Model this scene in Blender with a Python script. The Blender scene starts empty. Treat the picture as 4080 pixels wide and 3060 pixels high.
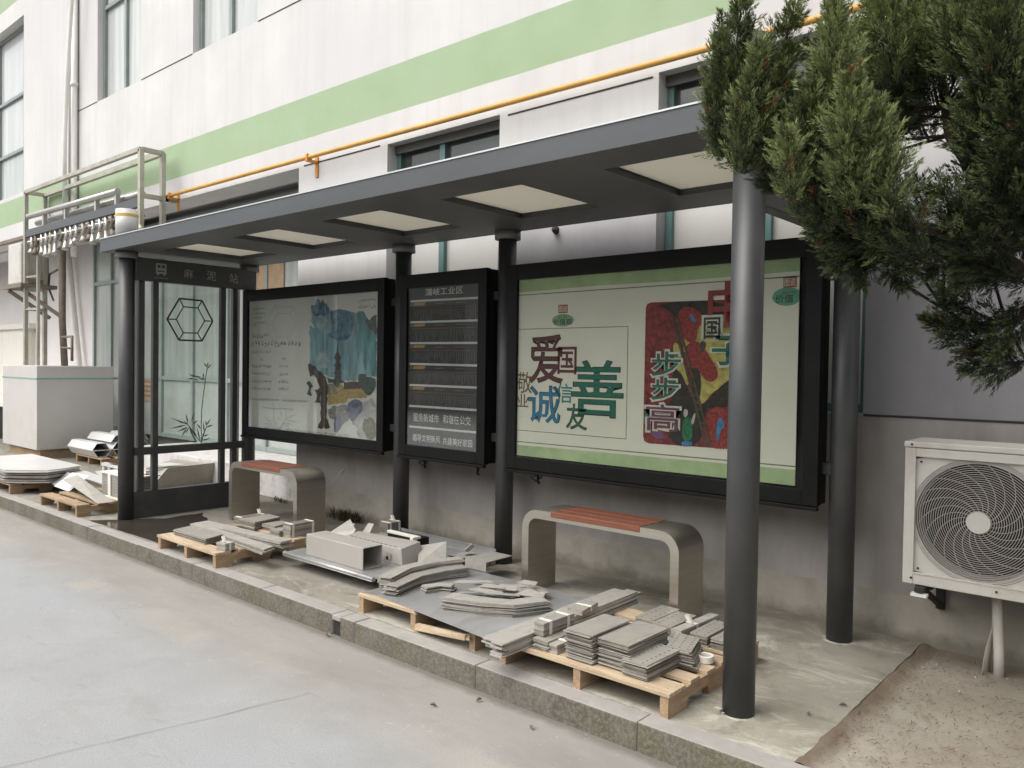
import bpy, bmesh, math, random
import numpy as np
from mathutils import Vector, Matrix
random.seed(7); RNG = np.random.default_rng(7)
S = bpy.context.scene
COL = S.collection
R = math.radians

# ---------------------------------------------------------------- camera
cd = bpy.data.cameras.new('Camera'); cam = bpy.data.objects.new('Camera', cd); COL.objects.link(cam)
cd.sensor_width = 36.0; cd.sensor_fit = 'HORIZONTAL'; cd.lens = 27.90; cd.clip_start = 0.05; cd.clip_end = 500
cam.matrix_world = Matrix(((0.75422832, -0.02540318, 0.65612066, 1.40668749),
                           (0.65644411, 0.00656087, -0.75434613, -3.06670997),
                           (0.01485807, 0.99965576, 0.02162416, 1.41052098), (0, 0, 0, 1)))
S.camera = cam
# ---------------------------------------------------------------- sky, sun, exposure
world = bpy.data.worlds.new('World'); S.world = world; world.use_nodes = True
wn = world.node_tree.nodes; wl = world.node_tree.links
bg = wn['Background']; bg.inputs['Strength'].default_value = 0.15
sky = wn.new('ShaderNodeTexSky'); sky.sky_type = 'NISHITA'; sky.sun_disc = False
SUN_EL, SUN_AZ = R(58), R(205)          # azimuth clockwise from +Y
sky.sun_elevation = SUN_EL; sky.sun_rotation = SUN_AZ
sky.air_density = 1.0; sky.dust_density = 4.0; sky.ozone_density = 1.0
hs = wn.new('ShaderNodeHueSaturation'); hs.inputs['Saturation'].default_value = 0.18; hs.inputs['Value'].default_value = 1.0
wl.new(sky.outputs[0], hs.inputs['Color']); wl.new(hs.outputs[0], bg.inputs['Color'])
sd = bpy.data.lights.new('Sun', 'SUN'); sun = bpy.data.objects.new('Sun', sd); COL.objects.link(sun)
sd.energy = 1.1; sd.angle = R(80); sd.color = (1.0, 0.95, 0.88)
dv = Vector((math.sin(SUN_AZ) * math.cos(SUN_EL), math.cos(SUN_AZ) * math.cos(SUN_EL), math.sin(SUN_EL)))
sun.rotation_euler = dv.to_track_quat('Z', 'Y').to_euler()
S.view_settings.view_transform = 'Standard'; S.view_settings.look = 'None'
S.view_settings.exposure = 0.86; S.view_settings.gamma = 1.0
S.cycles.max_bounces = 8; S.cycles.diffuse_bounces = 4; S.cycles.glossy_bounces = 3
S.cycles.transparent_max_bounces = 12; S.cycles.transmission_bounces = 4
S.cycles.sample_clamp_indirect = 6.0; S.cycles.use_denoising = True
S.cycles.caustics_reflective = False; S.cycles.caustics_refractive = False

# ---------------------------------------------------------------- materials
MATS = {}
def lin(c):
    return tuple((v/12.92 if v <= .04045 else ((v+.055)/1.055)**2.4) for v in c)
class NT:
    def __init__(s, name):
        s.m = bpy.data.materials.new(name); s.m.use_nodes = True; s.t = s.m.node_tree
        s.n = s.t.nodes; s.b = s.n['Principled BSDF']; s.out = s.n['Material Output']; s._co = None
        MATS[name] = s.m
    def new(s, ty, **kw):
        n = s.n.new(ty)
        for k, v in kw.items(): setattr(n, k, v)
        return n
    def link(s, a, b): s.t.links.new(a, b)
    def co(s, scale=None):
        if s._co is None: s._co = s.new('ShaderNodeTexCoord').outputs['Object']
        if scale is None: return s._co
        mp = s.new('ShaderNodeMapping'); mp.inputs['Scale'].default_value = scale; s.link(s._co, mp.inputs[0]); return mp.outputs[0]
    def noise(s, scale, detail=5, rough=.55, stretch=None, dist=0):
        n = s.new('ShaderNodeTexNoise'); n.inputs['Scale'].default_value = scale; n.inputs['Detail'].default_value = detail
        n.inputs['Roughness'].default_value = rough; n.inputs['Distortion'].default_value = dist
        s.link(s.co(stretch), n.inputs['Vector']); return n.outputs[0]
    def ramp(s, fac, stops):
        r = s.new('ShaderNodeValToRGB'); e = r.color_ramp.elements
        while len(e) < len(stops): e.new(.5)
        for el, (p, c) in zip(e, stops):
            el.position = p; el.color = (*c, 1) if len(c) == 3 else c
        s.link(fac, r.inputs[0]); return r.outputs[0]
    def mix(s, fac, a, b, mode='MIX'):
        m = s.new('ShaderNodeMix', data_type='RGBA', blend_type=mode)
        for i, v in ((0, fac), (6, a), (7, b)):
            if hasattr(v, 'node'): s.link(v, m.inputs[i])
            elif i == 0: m.inputs[i].default_value = v
            else: m.inputs[i].default_value = (*v, 1)
        return m.outputs[2]
    def math(s, op, a, b=None):
        m = s.new('ShaderNodeMath', operation=op)
        for i, v in ((0, a), (1, b)):
            if v is None: continue
            if hasattr(v, 'node'): s.link(v, m.inputs[i])
            else: m.inputs[i].default_value = v
        return m.outputs[0]
    def bump(s, h, strength=.2, dist=.01):
        b = s.new('ShaderNodeBump'); b.inputs['Strength'].default_value = strength; b.inputs['Distance'].default_value = dist
        s.link(h, b.inputs['Height']); s.link(b.outputs[0], s.b.inputs['Normal'])
    def col(s, c):
        if hasattr(c, 'node'): s.link(c, s.b.inputs['Base Color'])
        else: s.b.inputs['Base Color'].default_value = (*c, 1)
    def set(s, rough=.6, metal=0, spec=.5):
        s.b.inputs['Roughness'].default_value = rough; s.b.inputs['Metallic'].default_value = metal
        s.b.inputs['Specular IOR Level'].default_value = spec
def gray(v): return (v, v, v)
def bandmask(nt, lo, hi, soft=.004, axis=2, noise_amt=0, nscale=20):
    sp = nt.new('ShaderNodeSeparateXYZ'); nt.link(nt.co(), sp.inputs[0]); z = sp.outputs[axis]
    if noise_amt:
        z = nt.math('ADD', z, nt.math('MULTIPLY', nt.math('SUBTRACT', nt.noise(nscale, 4), .5), noise_amt))
    def step(edge):
        mr = nt.new('ShaderNodeMapRange'); mr.inputs[1].default_value = edge-soft; mr.inputs[2].default_value = edge+soft
        nt.link(z, mr.inputs[0]); return mr.outputs[0]
    a = step(lo)
    if hi is None: return a
    return nt.math('SUBTRACT', a, step(hi))
def simple(name, c, rough=.6, metal=0, var=.12, scale=6, bump=0, bscale=60, spec=.5, stretch=None, dirt=None, dirt_amt=.4, dscale=2.0):
    nt = NT(name); nt.set(rough, metal, spec)
    lo = tuple(max(0, v*(1-var)) for v in c); hi = tuple(min(1, v*(1+var)) for v in c)
    cc = nt.ramp(nt.noise(scale, 6, .6, stretch), [(.3, lo), (.7, hi)])
    if dirt:
        f = nt.ramp(nt.noise(dscale, 8, .7, stretch), [(.5, gray(0)), (.72, gray(dirt_amt))])
        cc = nt.mix(f, cc, dirt)
    nt.col(cc)
    if bump: nt.bump(nt.noise(bscale, 4, .6, stretch), bump, .004)
    return nt.m
# painted factory wall: cream white, green stripes, grey dado and raw plinth
def wall_mat():
    nt = NT('wall_paint'); nt.set(.85, 0, .2)
    c = nt.ramp(nt.noise(1.3, 7, .6), [(.3, (.575, .56, .545)), (.7, (.655, .645, .63))])
    st = nt.ramp(nt.noise(1.0, 7, .65, (7, 7, .35)), [(.47, gray(0)), (.75, gray(.30))])
    c = nt.mix(st, c, (.43, .415, .40))
    c = nt.mix(nt.ramp(nt.noise(.45, 4, .5, None, .8), [(.45, gray(0)), (.6, gray(.5))]), c, (.555, .545, .55))
    c = nt.mix(nt.ramp(nt.noise(16, 8, .8), [(.66, gray(0)), (.70, gray(.45))]), c, (.42, .41, .38))
    gcol = nt.ramp(nt.noise(2.0, 6, .6), [(.3, (.315, .405, .25)), (.7, (.355, .45, .30))])
    pe = nt.ramp(nt.noise(9, 9, .75), [(.63, gray(0)), (.66, gray(.5))])
    gcol = nt.mix(pe, gcol, (.36, .38, .30))
    g = nt.math('ADD', bandmask(nt, 3.605, 4.010, .004, 2, .012, 4), bandmask(nt, 7.16, 7.60))
    c = nt.mix(g, c, gcol)
    dado = nt.ramp(nt.noise(2.2, 8, .65, (2, 2, .7)), [(.3, (.25, .233, .219)), (.7, (.355, .335, .318))])
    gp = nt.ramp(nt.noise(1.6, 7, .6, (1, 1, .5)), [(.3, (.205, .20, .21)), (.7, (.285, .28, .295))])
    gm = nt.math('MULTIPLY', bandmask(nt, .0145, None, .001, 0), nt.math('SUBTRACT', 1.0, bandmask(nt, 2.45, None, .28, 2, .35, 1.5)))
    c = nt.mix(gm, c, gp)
    low = nt.math('SUBTRACT', 1.0, bandmask(nt, 1.178, None, .003))
    c = nt.mix(low, c, dado)
    pl = nt.ramp(nt.noise(3.5, 9, .7), [(.25, (.225, .207, .17)), (.5, (.315, .293, .25)), (.75, (.38, .355, .305))])
    plm = nt.math('SUBTRACT', 1.0, bandmask(nt, .232, None, .004, noise_amt=.02, nscale=5))
    c = nt.mix(plm, c, pl)
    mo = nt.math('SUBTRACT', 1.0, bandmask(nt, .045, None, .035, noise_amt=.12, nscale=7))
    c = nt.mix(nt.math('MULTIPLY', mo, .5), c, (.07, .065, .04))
    nt.col(c); nt.bump(nt.noise(45, 6, .65), .12, .004)
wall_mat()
def concrete(name, lo, hi, dark, scale=2, dark_amt=.5, bump=.25, rough=.85, patch=None, fine=60):
    nt = NT(name); nt.set(rough, 0, .3)
    c = nt.ramp(nt.noise(scale, 9, .65), [(.3, lo), (.7, hi)])
    if patch: c = nt.mix(nt.ramp(nt.noise(.55, 5, .55, None, 1.0), [(.42, gray(0)), (.58, gray(.85))]), c, patch)
    d = nt.ramp(nt.noise(scale*1.7+1, 10, .72, None, .4), [(.52, gray(0)), (.75, gray(dark_amt))])
    c = nt.mix(d, c, dark)
    c = nt.mix(nt.ramp(nt.noise(fine*3, 3, .7), [(.35, gray(.22)), (.6, gray(0))]), c, dark)
    nt.col(c); nt.bump(nt.noise(fine, 7, .7), bump, .004)
    return nt
def road_mat():
    nt = concrete('road_concrete', (.285, .29, .291), (.345, .35, .353), (.205, .203, .196), 1.1, .35, .3, .8, (.315, .33, .338), 60)
    c = nt.b.inputs['Base Color'].links[0].from_socket
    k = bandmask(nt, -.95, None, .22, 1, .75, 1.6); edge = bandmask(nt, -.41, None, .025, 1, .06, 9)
    w = nt.ramp(nt.noise(2.3, 9, .7, (.5, 1.6, 1)), [(.3, (.215, .20, .178)), (.7, (.305, .284, .256))])
    c = nt.mix(nt.math('MULTIPLY', k, .85), c, w)
    s = nt.math('MULTIPLY', bandmask(nt, -.99, -.78, .03, 1, .12, 5), nt.ramp(nt.noise(1.1, 4), [(.45, gray(0)), (.6, gray(.55))]))
    c = nt.mix(s, c, (.37, .34, .30))
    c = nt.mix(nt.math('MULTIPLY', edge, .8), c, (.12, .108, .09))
    st = nt.ramp(nt.noise(.8, 8, .7, (.35, 1.2, 1), .6), [(.52, gray(0)), (.7, gray(.45))])
    c = nt.mix(st, c, (.235, .23, .215))
    c = nt.mix(nt.ramp(nt.noise(130, 4, .75), [(.38, gray(.5)), (.52, gray(0))]), c, (.22, .21, .195))
    c = nt.mix(nt.ramp(nt.noise(9, 8, .8, None, 1.2), [(.60, gray(0)), (.63, gray(.35))]), c, (.42, .415, .395))
    c = nt.mix(nt.ramp(nt.noise(1.7, 9, .78, (1, 2.4, 1), 1.0), [(.60, gray(0)), (.625, gray(.28))]), c, (.20, .19, .172))
    nt.col(c)
road_mat()
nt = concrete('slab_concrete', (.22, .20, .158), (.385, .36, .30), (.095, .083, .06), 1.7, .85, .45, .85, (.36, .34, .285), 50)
c = nt.b.inputs['Base Color'].links[0].from_socket
c = nt.mix(nt.ramp(nt.noise(2.1, 9, .72, (1, 1.6, 1), 1.5), [(.50, gray(0)), (.64, gray(.8))]), c, (.54, .515, .44))
c = nt.mix(nt.ramp(nt.noise(14, 8, .75, (1, 2.2, 1), .8), [(.56, gray(0)), (.72, gray(.5))]), c, (.11, .097, .068))
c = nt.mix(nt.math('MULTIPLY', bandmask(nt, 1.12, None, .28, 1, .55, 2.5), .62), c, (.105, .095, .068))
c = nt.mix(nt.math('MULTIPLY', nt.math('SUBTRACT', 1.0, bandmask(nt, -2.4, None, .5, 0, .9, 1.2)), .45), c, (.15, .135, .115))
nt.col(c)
nt = concrete('kerb_stone', (.30, .28, .26), (.38, .36, .335), (.2, .19, .17), 5, .5, .3, .85, None, 120)
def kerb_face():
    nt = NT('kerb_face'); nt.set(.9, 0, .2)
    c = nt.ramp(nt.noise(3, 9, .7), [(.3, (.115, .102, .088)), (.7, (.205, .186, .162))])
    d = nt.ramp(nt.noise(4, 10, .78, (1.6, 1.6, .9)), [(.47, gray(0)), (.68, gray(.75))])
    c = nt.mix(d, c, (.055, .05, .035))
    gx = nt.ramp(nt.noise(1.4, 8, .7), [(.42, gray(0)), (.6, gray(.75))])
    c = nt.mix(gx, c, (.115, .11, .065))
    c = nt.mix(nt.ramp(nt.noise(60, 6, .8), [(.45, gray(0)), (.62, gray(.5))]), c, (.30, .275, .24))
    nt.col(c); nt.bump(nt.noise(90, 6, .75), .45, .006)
kerb_face()
nt = concrete('dirt', (.25, .218, .168), (.36, .325, .265), (.14, .11, .078), 3, .55, .55, .95, (.37, .35, .30), 35)
c = nt.b.inputs['Base Color'].links[0].from_socket
c = nt.mix(nt.math('MULTIPLY', nt.math('SUBTRACT', 1.0, bandmask(nt, .40, None, .05, 0, .12, 6)), .8), c, (.12, .082, .052))
c = nt.mix(nt.math('MULTIPLY', bandmask(nt, 1.25, None, .15, 1, .2, 5), .6), c, (.10, .075, .05))
nt.col(c)
concrete('puddle_wet', (.045, .037, .03), (.06, .052, .044), (.03, .026, .02), 3, .5, .02, .06)
MATS['puddle_wet'].node_tree.nodes['Principled BSDF'].inputs['Roughness'].default_value = .08
simple('dark_paint', (.047, .048, .048), .45, 0, .14, 6, .05, 220, dirt=(.10, .095, .085), dirt_amt=.35, dscale=3)
simple('post_paint', (.050, .052, .053), .42, 0, .16, 4, .04, 220, dirt=(.105, .098, .088), dirt_amt=.4, dscale=2.2)
simple('fascia_paint', (.062, .068, .073), .45, 0, .12, 3, .03, 150, stretch=(.4, 3, 3))
simple('soffit_paint', (.085, .084, .080), .5, 0, .12, 2)
simple('trim_light', (.55, .56, .55), .4, .3, .08)
simple('black_frame', (.008, .008, .0078), .5, 0, .3, 5, .02, 200, spec=.18)
simple('case_side', (.012, .012, .0115), .5, 0, .3, 5, spec=.2)
simple('collar_paint', (.15, .152, .145), .5, 0, .1)
simple('cap_white', (.52, .515, .50), .35, .1, .06, 5)
simple('cap_grey', (.09, .09, .088), .45, 0, .1, 5)
simple('yellow_band', (.62, .42, .08), .5)
simple('pipe_yellow', (.60, .33, .07), .5, 0, .18, 2.5, dirt=(.33, .22, .12), dirt_amt=.6, dscale=4)
simple('pipe_orange', (.55, .24, .03), .5, 0, .15, 8)
simple('pvc_white', (.72, .70, .66), .45, 0, .06, 4)
simple('rust_steel', (.20, .165, .13), .7, .2, .25, 14)
simple('frame_steel', (.40, .38, .32), .55, .3, .18, 6, dirt=(.24, .19, .13), dirt_amt=.5)
simple('pipe_steel', (.45, .44, .41), .4, .6, .12, 6)
simple('valve_metal', (.55, .52, .48), .35, .7, .2, 30)
simple('window_frame', (.10, .185, .175), .45, 0, .12, 5)
simple('window_frame_grey', (.22, .25, .24), .45, 0, .12, 5)
simple('sky_blocker_wall', (.20, .195, .185), .9, 0, .15, .5)
simple('interior_dark', (.03, .03, .028), .9)
simple('front_frame', (.30, .345, .33), .45, 0, .1, 5)
simple('porch_ceiling', (.55, .54, .52), .9, 0, .1)
simple('crack_grey', (.15, .145, .135), .9)
simple('groove_dark', (.03, .028, .026), .9)
simple('pane_dark', (.075, .08, .075), .08, 0, .35, 1.3, stretch=(.6, 1, 5))
simple('pane_pale', (.50, .49, .46), .3, 0, .05, 2)
simple('pane_curtain', (.47, .49, .47), .12, 0, .16, 2.2, stretch=(5, 1, .3))
simple('pane_green', (.40, .425, .40), .2, 0, .18, 2.0, stretch=(5, 1, .4))
simple('pane_green_low', (.43, .452, .432), .2, 0, .14, 2.0)
simple('kraft_orange', (.46, .32, .20), .7, 0, .2, 8)
simple('step_white', (.58, .56, .54), .8, 0, .1, 4, .3, 30, dirt=(.25, .23, .20), dirt_amt=.7, dscale=7)
simple('box_white', (.52, .50, .475), .7, 0, .05, 1.2, dirt=(.40, .37, .33), dirt_amt=.5, dscale=1.6)
simple('box_green', (.42, .45, .42), .7, 0, .05, 1.2)
simple('teal_line', (.22, .38, .34), .6)
simple('porch_white', (.70, .675, .655), .8, 0, .05, 2)
simple('cream_wall', (.72, .70, .64), .8, 0, .06, 2, dirt=(.5, .42, .3), dirt_amt=.5, stretch=(4, 4, .5))
simple('acbody', (.56, .54, .49), .45, 0, .07, 3, dirt=(.33, .28, .205), dirt_amt=.55, dscale=4)
simple('ac_dark', (.012, .011, .01), .8)
simple('ac_wire', (.40, .385, .345), .5, 0, .1)
simple('galv_sheet', (.40, .40, .395), .42, .5, .22, 3, .04, 60, dirt=(.26, .245, .22), dirt_amt=.7, dscale=5, stretch=(1, .4, 1))
simple('white_sheet', (.66, .65, .635), .35, .2, .06, 3)
simple('tape_white', (.74, .71, .63), .5, 0, .05)
simple('tube_paint', (.40, .375, .34), .5, .1, .05, 4, dirt=(.36, .34, .31), dirt_amt=.4)
def plate(name, c):
    nt = NT(name); nt.set(.52, .25, .4)
    cc = nt.ramp(nt.noise(9, 8, .75), [(.3, tuple(v*.80 for v in c)), (.55, c), (.75, tuple(min(1, v*1.14) for v in c))])
    cc = nt.mix(nt.ramp(nt.noise(26, 8, .8, (1, .35, 1)), [(.52, gray(0)), (.66, gray(.55))]), cc, tuple(v*.55 for v in c))
    cc = nt.mix(nt.ramp(nt.noise(3.3, 6, .7), [(.5, gray(0)), (.66, gray(.45))]), cc, (.40, .355, .28))
    nt.col(cc); nt.bump(nt.noise(70, 5, .7), .1, .003)
for nm, c in (('steel_plate', (.37, .35, .315)), ('steel_plate_dark', (.235, .217, .185)), ('steel_plate_light', (.455, .435, .395))): plate(nm, c)
def steel(name, c, rough):
    nt = NT(name); nt.set(rough, 1.0, .5)
    nt.col(nt.ramp(nt.noise(5, 4, .5, (.3, .3, 8)), [(.3, tuple(v*.88 for v in c)), (.7, c)]))
    nt.bump(nt.noise(260, 2, .5, (.04, .04, 1)), .08, .001)
steel('bench_steel', (.56, .52, .455), .42)
def wood(name, lo, hi, grain=(1.2, 24, 24), rough=.75, dirt=None):
    nt = NT(name); nt.set(rough, 0, .3)
    f = nt.noise(2.4, 7, .68, grain, 1.6)
    c = nt.ramp(f, [(.34, lo), (.5, tuple((a+b)/2 for a, b in zip(lo, hi))), (.64, hi)])
    if dirt: c = nt.mix(nt.ramp(nt.noise(4, 7, .7), [(.5, gray(0)), (.72, gray(.6))]), c, dirt)
    nt.col(c); nt.bump(f, .25, .002)
wood('pallet_wood', (.36, .265, .17), (.60, .485, .34), (1.2, 20, 20), dirt=(.30, .22, .15))
wood('pallet_wood_side', (.28, .19, .115), (.47, .345, .22), (20, 1.2, 20), dirt=(.22, .15, .10))
wood('pallet_old', (.26, .18, .11), (.44, .33, .21), (1.2, 20, 20), dirt=(.17, .13, .09))
wood('pallet_old_side', (.25, .165, .095), (.40, .28, .17), (20, 1.2, 20), dirt=(.15, .11, .08))
wood('bench_wood', (.175, .06, .036), (.26, .105, .066), (1.0, 30, 30), .5)
wood('bark', (.030, .024, .018), (.065, .05, .036), (14, 14, 2), .9)
simple('poster_paper', (.70, .69, .63), .6, 0, .05, 2.5)
simple('poster_cream', (.76, .74, .62), .6, 0, .05, 2.5)
simple('poster_green', (.40, .52, .27), .6, 0, .2, 5)
simple('poster_pale', (.60, .61, .45), .6)
simple('route_black', (.035, .032, .031), .5, 0, .2, 3)
simple('marks_grey', (.09, .088, .08), .7)
simple('marks_pale', (.19, .185, .178), .6)
simple('ink_silver', (.68, .67, .65), .5)
simple('ink_sign', (.30, .29, .25), .5)
simple('ink_orange', (.42, .24, .07), .5)
simple('ink_bronze', (.14, .085, .045), .5)
simple('ink_hex', (.035, .037, .034), .5)
simple('ink_leaf', (.075, .105, .095), .5, 0, .4, 25)
for nm, c in dict(maroon=(.13, .035, .04), brown=(.16, .10, .05), blue=(.035, .19, .33), teal=(.04, .22, .21), green=(.018, .14, .095),
                  olive_green=(.04, .12, .08), red=(.25, .03, .03), white=(.62, .60, .52), purple=(.16, .05, .085), dark=(.03, .035, .03),
                  seal=(.38, .12, .08), oval=(.25, .40, .24), oval2=(.12, .36, .25), linegreen=(.20, .26, .12), moss=(.08, .12, .05)).items():
    simple('ink_'+nm, c, .45, 0, .15, 12)
for nm, c, v, sc in [('sky', (.22, .37, .41), .4, 5), ('deep', (.10, .20, .27), .5, 9), ('cloud', (.31, .41, .42), .3, 8), ('willow', (.09, .25, .25), .5, 7),
                     ('bough', (.06, .09, .08), .5, 20), ('arch', (.075, .055, .05), .4, 16), ('house', (.42, .30, .11), .35, 20), ('stone', (.28, .26, .17), .3, 14),
                     ('roof', (.085, .055, .04), .4, 20), ('water', (.25, .24, .22), .5, 20), ('iris', (.13, .135, .21), .5, 14), ('rock', (.47, .46, .44), .25, 7),
                     ('scrub', (.16, .14, .07), .4, 14), ('pagoda', (.06, .05, .05), .3, 30), ('corn', (.26, .035, .028), .5, 28), ('panel', (.20, .028, .025), .45, 16),
                     ('shade', (.028, .022, .014), .5, 12), ('glow', (.46, .40, .11), .35, 9), ('jacket', (.02, .15, .07), .4, 20), ('cobalt', (.06, .19, .36), .3, 14),
                     ('skin', (.50, .44, .38), .1, 10), ('tealp', (.03, .20, .16), .2, 10), ('violet', (.17, .08, .20), .2, 10), ('rung', (.075, .065, .04), .3, 20)]:
    simple('art_'+nm, c, .6, 0, min(.75, v*1.35), sc*2.2, stretch=((1, 1, .25) if nm in ('willow', 'sky') else None))
def panel_mat():
    nt = NT('ceiling_panel'); nt.set(.5, 0, .4)
    w = nt.new('ShaderNodeTexWave'); w.wave_type = 'BANDS'; w.bands_direction = 'Y'; w.inputs['Scale'].default_value = 18
    nt.link(nt.co(), w.inputs[0])
    cc = nt.mix(w.outputs[1], (.70, .675, .61), (.78, .755, .69)); nt.col(cc)
    tl = nt.new('ShaderNodeBsdfTranslucent'); nt.link(cc, tl.inputs[0]); mx = nt.new('ShaderNodeMixShader'); mx.inputs[0].default_value = .40
    nt.link(nt.b.outputs[0], mx.inputs[1]); nt.link(tl.outputs[0], mx.inputs[2]); nt.link(mx.outputs[0], nt.out.inputs['Surface'])
panel_mat()
def glass_mat(name, tint, refl, rough=.02):
    nt = NT(name)
    tr = nt.new('ShaderNodeBsdfTransparent'); tr.inputs[0].default_value = (*tint, 1)
    gl = nt.new('ShaderNodeBsdfGlossy'); gl.inputs['Roughness'].default_value = rough
    fr = nt.new('ShaderNodeFresnel'); fr.inputs['IOR'].default_value = 1.45
    mx = nt.new('ShaderNodeMixShader')
    nt.link(nt.math('MULTIPLY', fr.outputs[0], refl), mx.inputs[0]); nt.link(tr.outputs[0], mx.inputs[1]); nt.link(gl.outputs[0], mx.inputs[2])
    nt.link(mx.outputs[0], nt.out.inputs['Surface'])
glass_mat('case_glass', (.92, .93, .92), .32)
glass_mat('screen_glass', (.90, .94, .92), 1.0)
def leaf_mat(name, stops, rough=.6):
    nt = NT(name); nt.set(rough, 0, .25)
    at = nt.new('ShaderNodeAttribute'); at.attribute_name = 'tone'
    nt.col(nt.ramp(at.outputs['Fac'], stops))
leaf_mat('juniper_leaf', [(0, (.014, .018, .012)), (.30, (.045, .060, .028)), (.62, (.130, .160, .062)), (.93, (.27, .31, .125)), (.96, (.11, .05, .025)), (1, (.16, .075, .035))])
leaf_mat('weed_leaf', [(0, (.03, .026, .016)), (.5, (.07, .06, .03)), (1, (.13, .10, .05))])
leaf_mat('litter', [(0, (.05, .03, .02)), (.5, (.16, .09, .05)), (.85, (.22, .13, .07)), (1, (.6, .58, .5))])

# ---------------------------------------------------------------- mesh helpers
class MB:
    def __init__(s): s.v = []; s.f = []; s.mi = []; s.sm = []
    def add(s, vs, fs, mi=0, smooth=False):
        o = len(s.v); s.v += [tuple(v) for v in vs]
        for f in fs: s.f.append(tuple(i+o for i in f)); s.mi.append(mi); s.sm.append(smooth)
        return s
    def box(s, x0, x1, y0, y1, z0, z1, mi=0):
        return s.add([(x0,y0,z0),(x1,y0,z0),(x1,y1,z0),(x0,y1,z0),(x0,y0,z1),(x1,y0,z1),(x1,y1,z1),(x0,y1,z1)],
                     [(0,3,2,1),(4,5,6,7),(0,1,5,4),(1,2,6,5),(2,3,7,6),(3,0,4,7)], mi)
    def prism(s, poly, z0, z1, mi=0, top=None):
        n = len(poly); t = top or poly
        a = sum(poly[i][0]*poly[(i+1)%n][1]-poly[(i+1)%n][0]*poly[i][1] for i in range(n))
        if a < 0: poly = poly[::-1]; t = t[::-1]
        vs = [(x,y,z0) for x,y in poly]+[(x,y,z1) for x,y in t]
        return s.add(vs, [tuple(range(n))[::-1], tuple(range(n,2*n))]+[(i,(i+1)%n,n+(i+1)%n,n+i) for i in range(n)], mi)
    def hexa(s, b, t, mi=0):
        return s.add(list(b)+list(t), [(0,3,2,1),(4,5,6,7),(0,1,5,4),(1,2,6,5),(2,3,7,6),(3,0,4,7)], mi)
    def quad(s, a, b, c, d, mi=0): return s.add([a,b,c,d], [(0,1,2,3)], mi)
    def tube(s, pts, r, n=8, mi=0, cap=True, smooth=True):
        pts = [Vector(p) for p in pts]; rs = r if isinstance(r, (list, tuple)) else [r]*len(pts)
        vs = []; up = Vector((0,0,1))
        t0 = (pts[1]-pts[0]).normalized(); u = t0.cross(up)
        if u.length < 1e-3: u = t0.cross(Vector((1,0,0)))
        u.normalize()
        for i, p in enumerate(pts):
            t = (pts[min(i+1,len(pts)-1)]-pts[max(i-1,0)]).normalized()
            u = (u-t*u.dot(t)); u.normalize(); w = t.cross(u)
            for k in range(n):
                a = 2*math.pi*k/n; vs.append(p+(u*math.cos(a)+w*math.sin(a))*rs[i])
        fs = [(i*n+k, i*n+(k+1)%n, (i+1)*n+(k+1)%n, (i+1)*n+k) for i in range(len(pts)-1) for k in range(n)]
        s.add(vs, fs, mi, smooth)
        if cap:
            o = len(s.v)-len(vs); m = len(pts)-1
            s.f += [tuple(o+k for k in range(n))[::-1], tuple(o+m*n+k for k in range(n))]; s.mi += [mi]*2; s.sm += [False]*2
        return s
    def bar(s, a, b, w, h, mi=0, up=(0,0,1)):
        a = Vector(a); b = Vector(b); t = (b-a).normalized(); u = t.cross(Vector(up))
        if u.length < 1e-3: u = t.cross(Vector((1,0,0)))
        u.normalize(); q = u.cross(t); u *= w/2; q *= h/2
        return s.hexa([a-u-q,a+u-q,b+u-q,b-u-q],[a-u+q,a+u+q,b+u+q,b-u+q], mi)
    def polyXZ(s, pts, y, mi=0, th=0):
        n = len(pts)
        return s.add([(x,y,z) for x,z in pts], [tuple(range(n))], mi)
    def strokeXZ(s, a, b, w, y, mi=0):
        a = Vector((a[0],a[1])); b = Vector((b[0],b[1])); d = (b-a).normalized(); q = Vector((-d.y,d.x))*w/2
        return s.polyXZ([a-q,b-q,b+q,a+q], y, mi)
    def obj(s, name, mats, parent=None, bevel=0, origin=None):
        me = bpy.data.meshes.new(name)
        o = bpy.data.objects.new(name, me); COL.objects.link(o)
        org = Vector((0,0,0))
        if parent is not None:
            o.parent = parent; org = ORG[parent.name]
        if origin is not None:
            o.location = Vector(origin)-org; org = Vector(origin)
        ORG[name if name not in ORG else o.name] = org; ORG[o.name] = org
        me.from_pydata([Vector(v)-org for v in s.v], [], s.f)
        for m in (mats if isinstance(mats, (list, tuple)) else [mats]): me.materials.append(MATS[m])
        me.polygons.foreach_set('material_index', s.mi); me.polygons.foreach_set('use_smooth', s.sm)
        me.update()
        if bevel:
            b = o.modifiers.new('bevel', 'BEVEL'); b.width = bevel; b.segments = 2; b.limit_method = 'ANGLE'; b.angle_limit = R(40)
        return o
ORG = {}
def tag(o, label=None, cat=None, group=None, kind=None):
    if label: o['label'] = label
    if cat: o['category'] = cat
    if group: o['group'] = group
    if kind: o['kind'] = kind
    return o
def thing(name, loc, label, cat, group=None):
    o = bpy.data.objects.new(name, None); o.empty_display_size = .1; COL.objects.link(o); o.location = loc
    ORG[o.name] = Vector(loc); return tag(o, label, cat, group)
def struct(name, mb, mats, bevel=0): return tag(mb.obj(name, mats, None, bevel), kind='structure')
def copy_tree(root, loc, label, group=None):
    r = root.copy(); COL.objects.link(r); r.location = loc; r['label'] = label
    if group: r['group'] = group
    for ch in root.children:
        c = ch.copy(); COL.objects.link(c); c.parent = r
        for g in ch.children:
            d = g.copy(); COL.objects.link(d); d.parent = c
    return r
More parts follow.
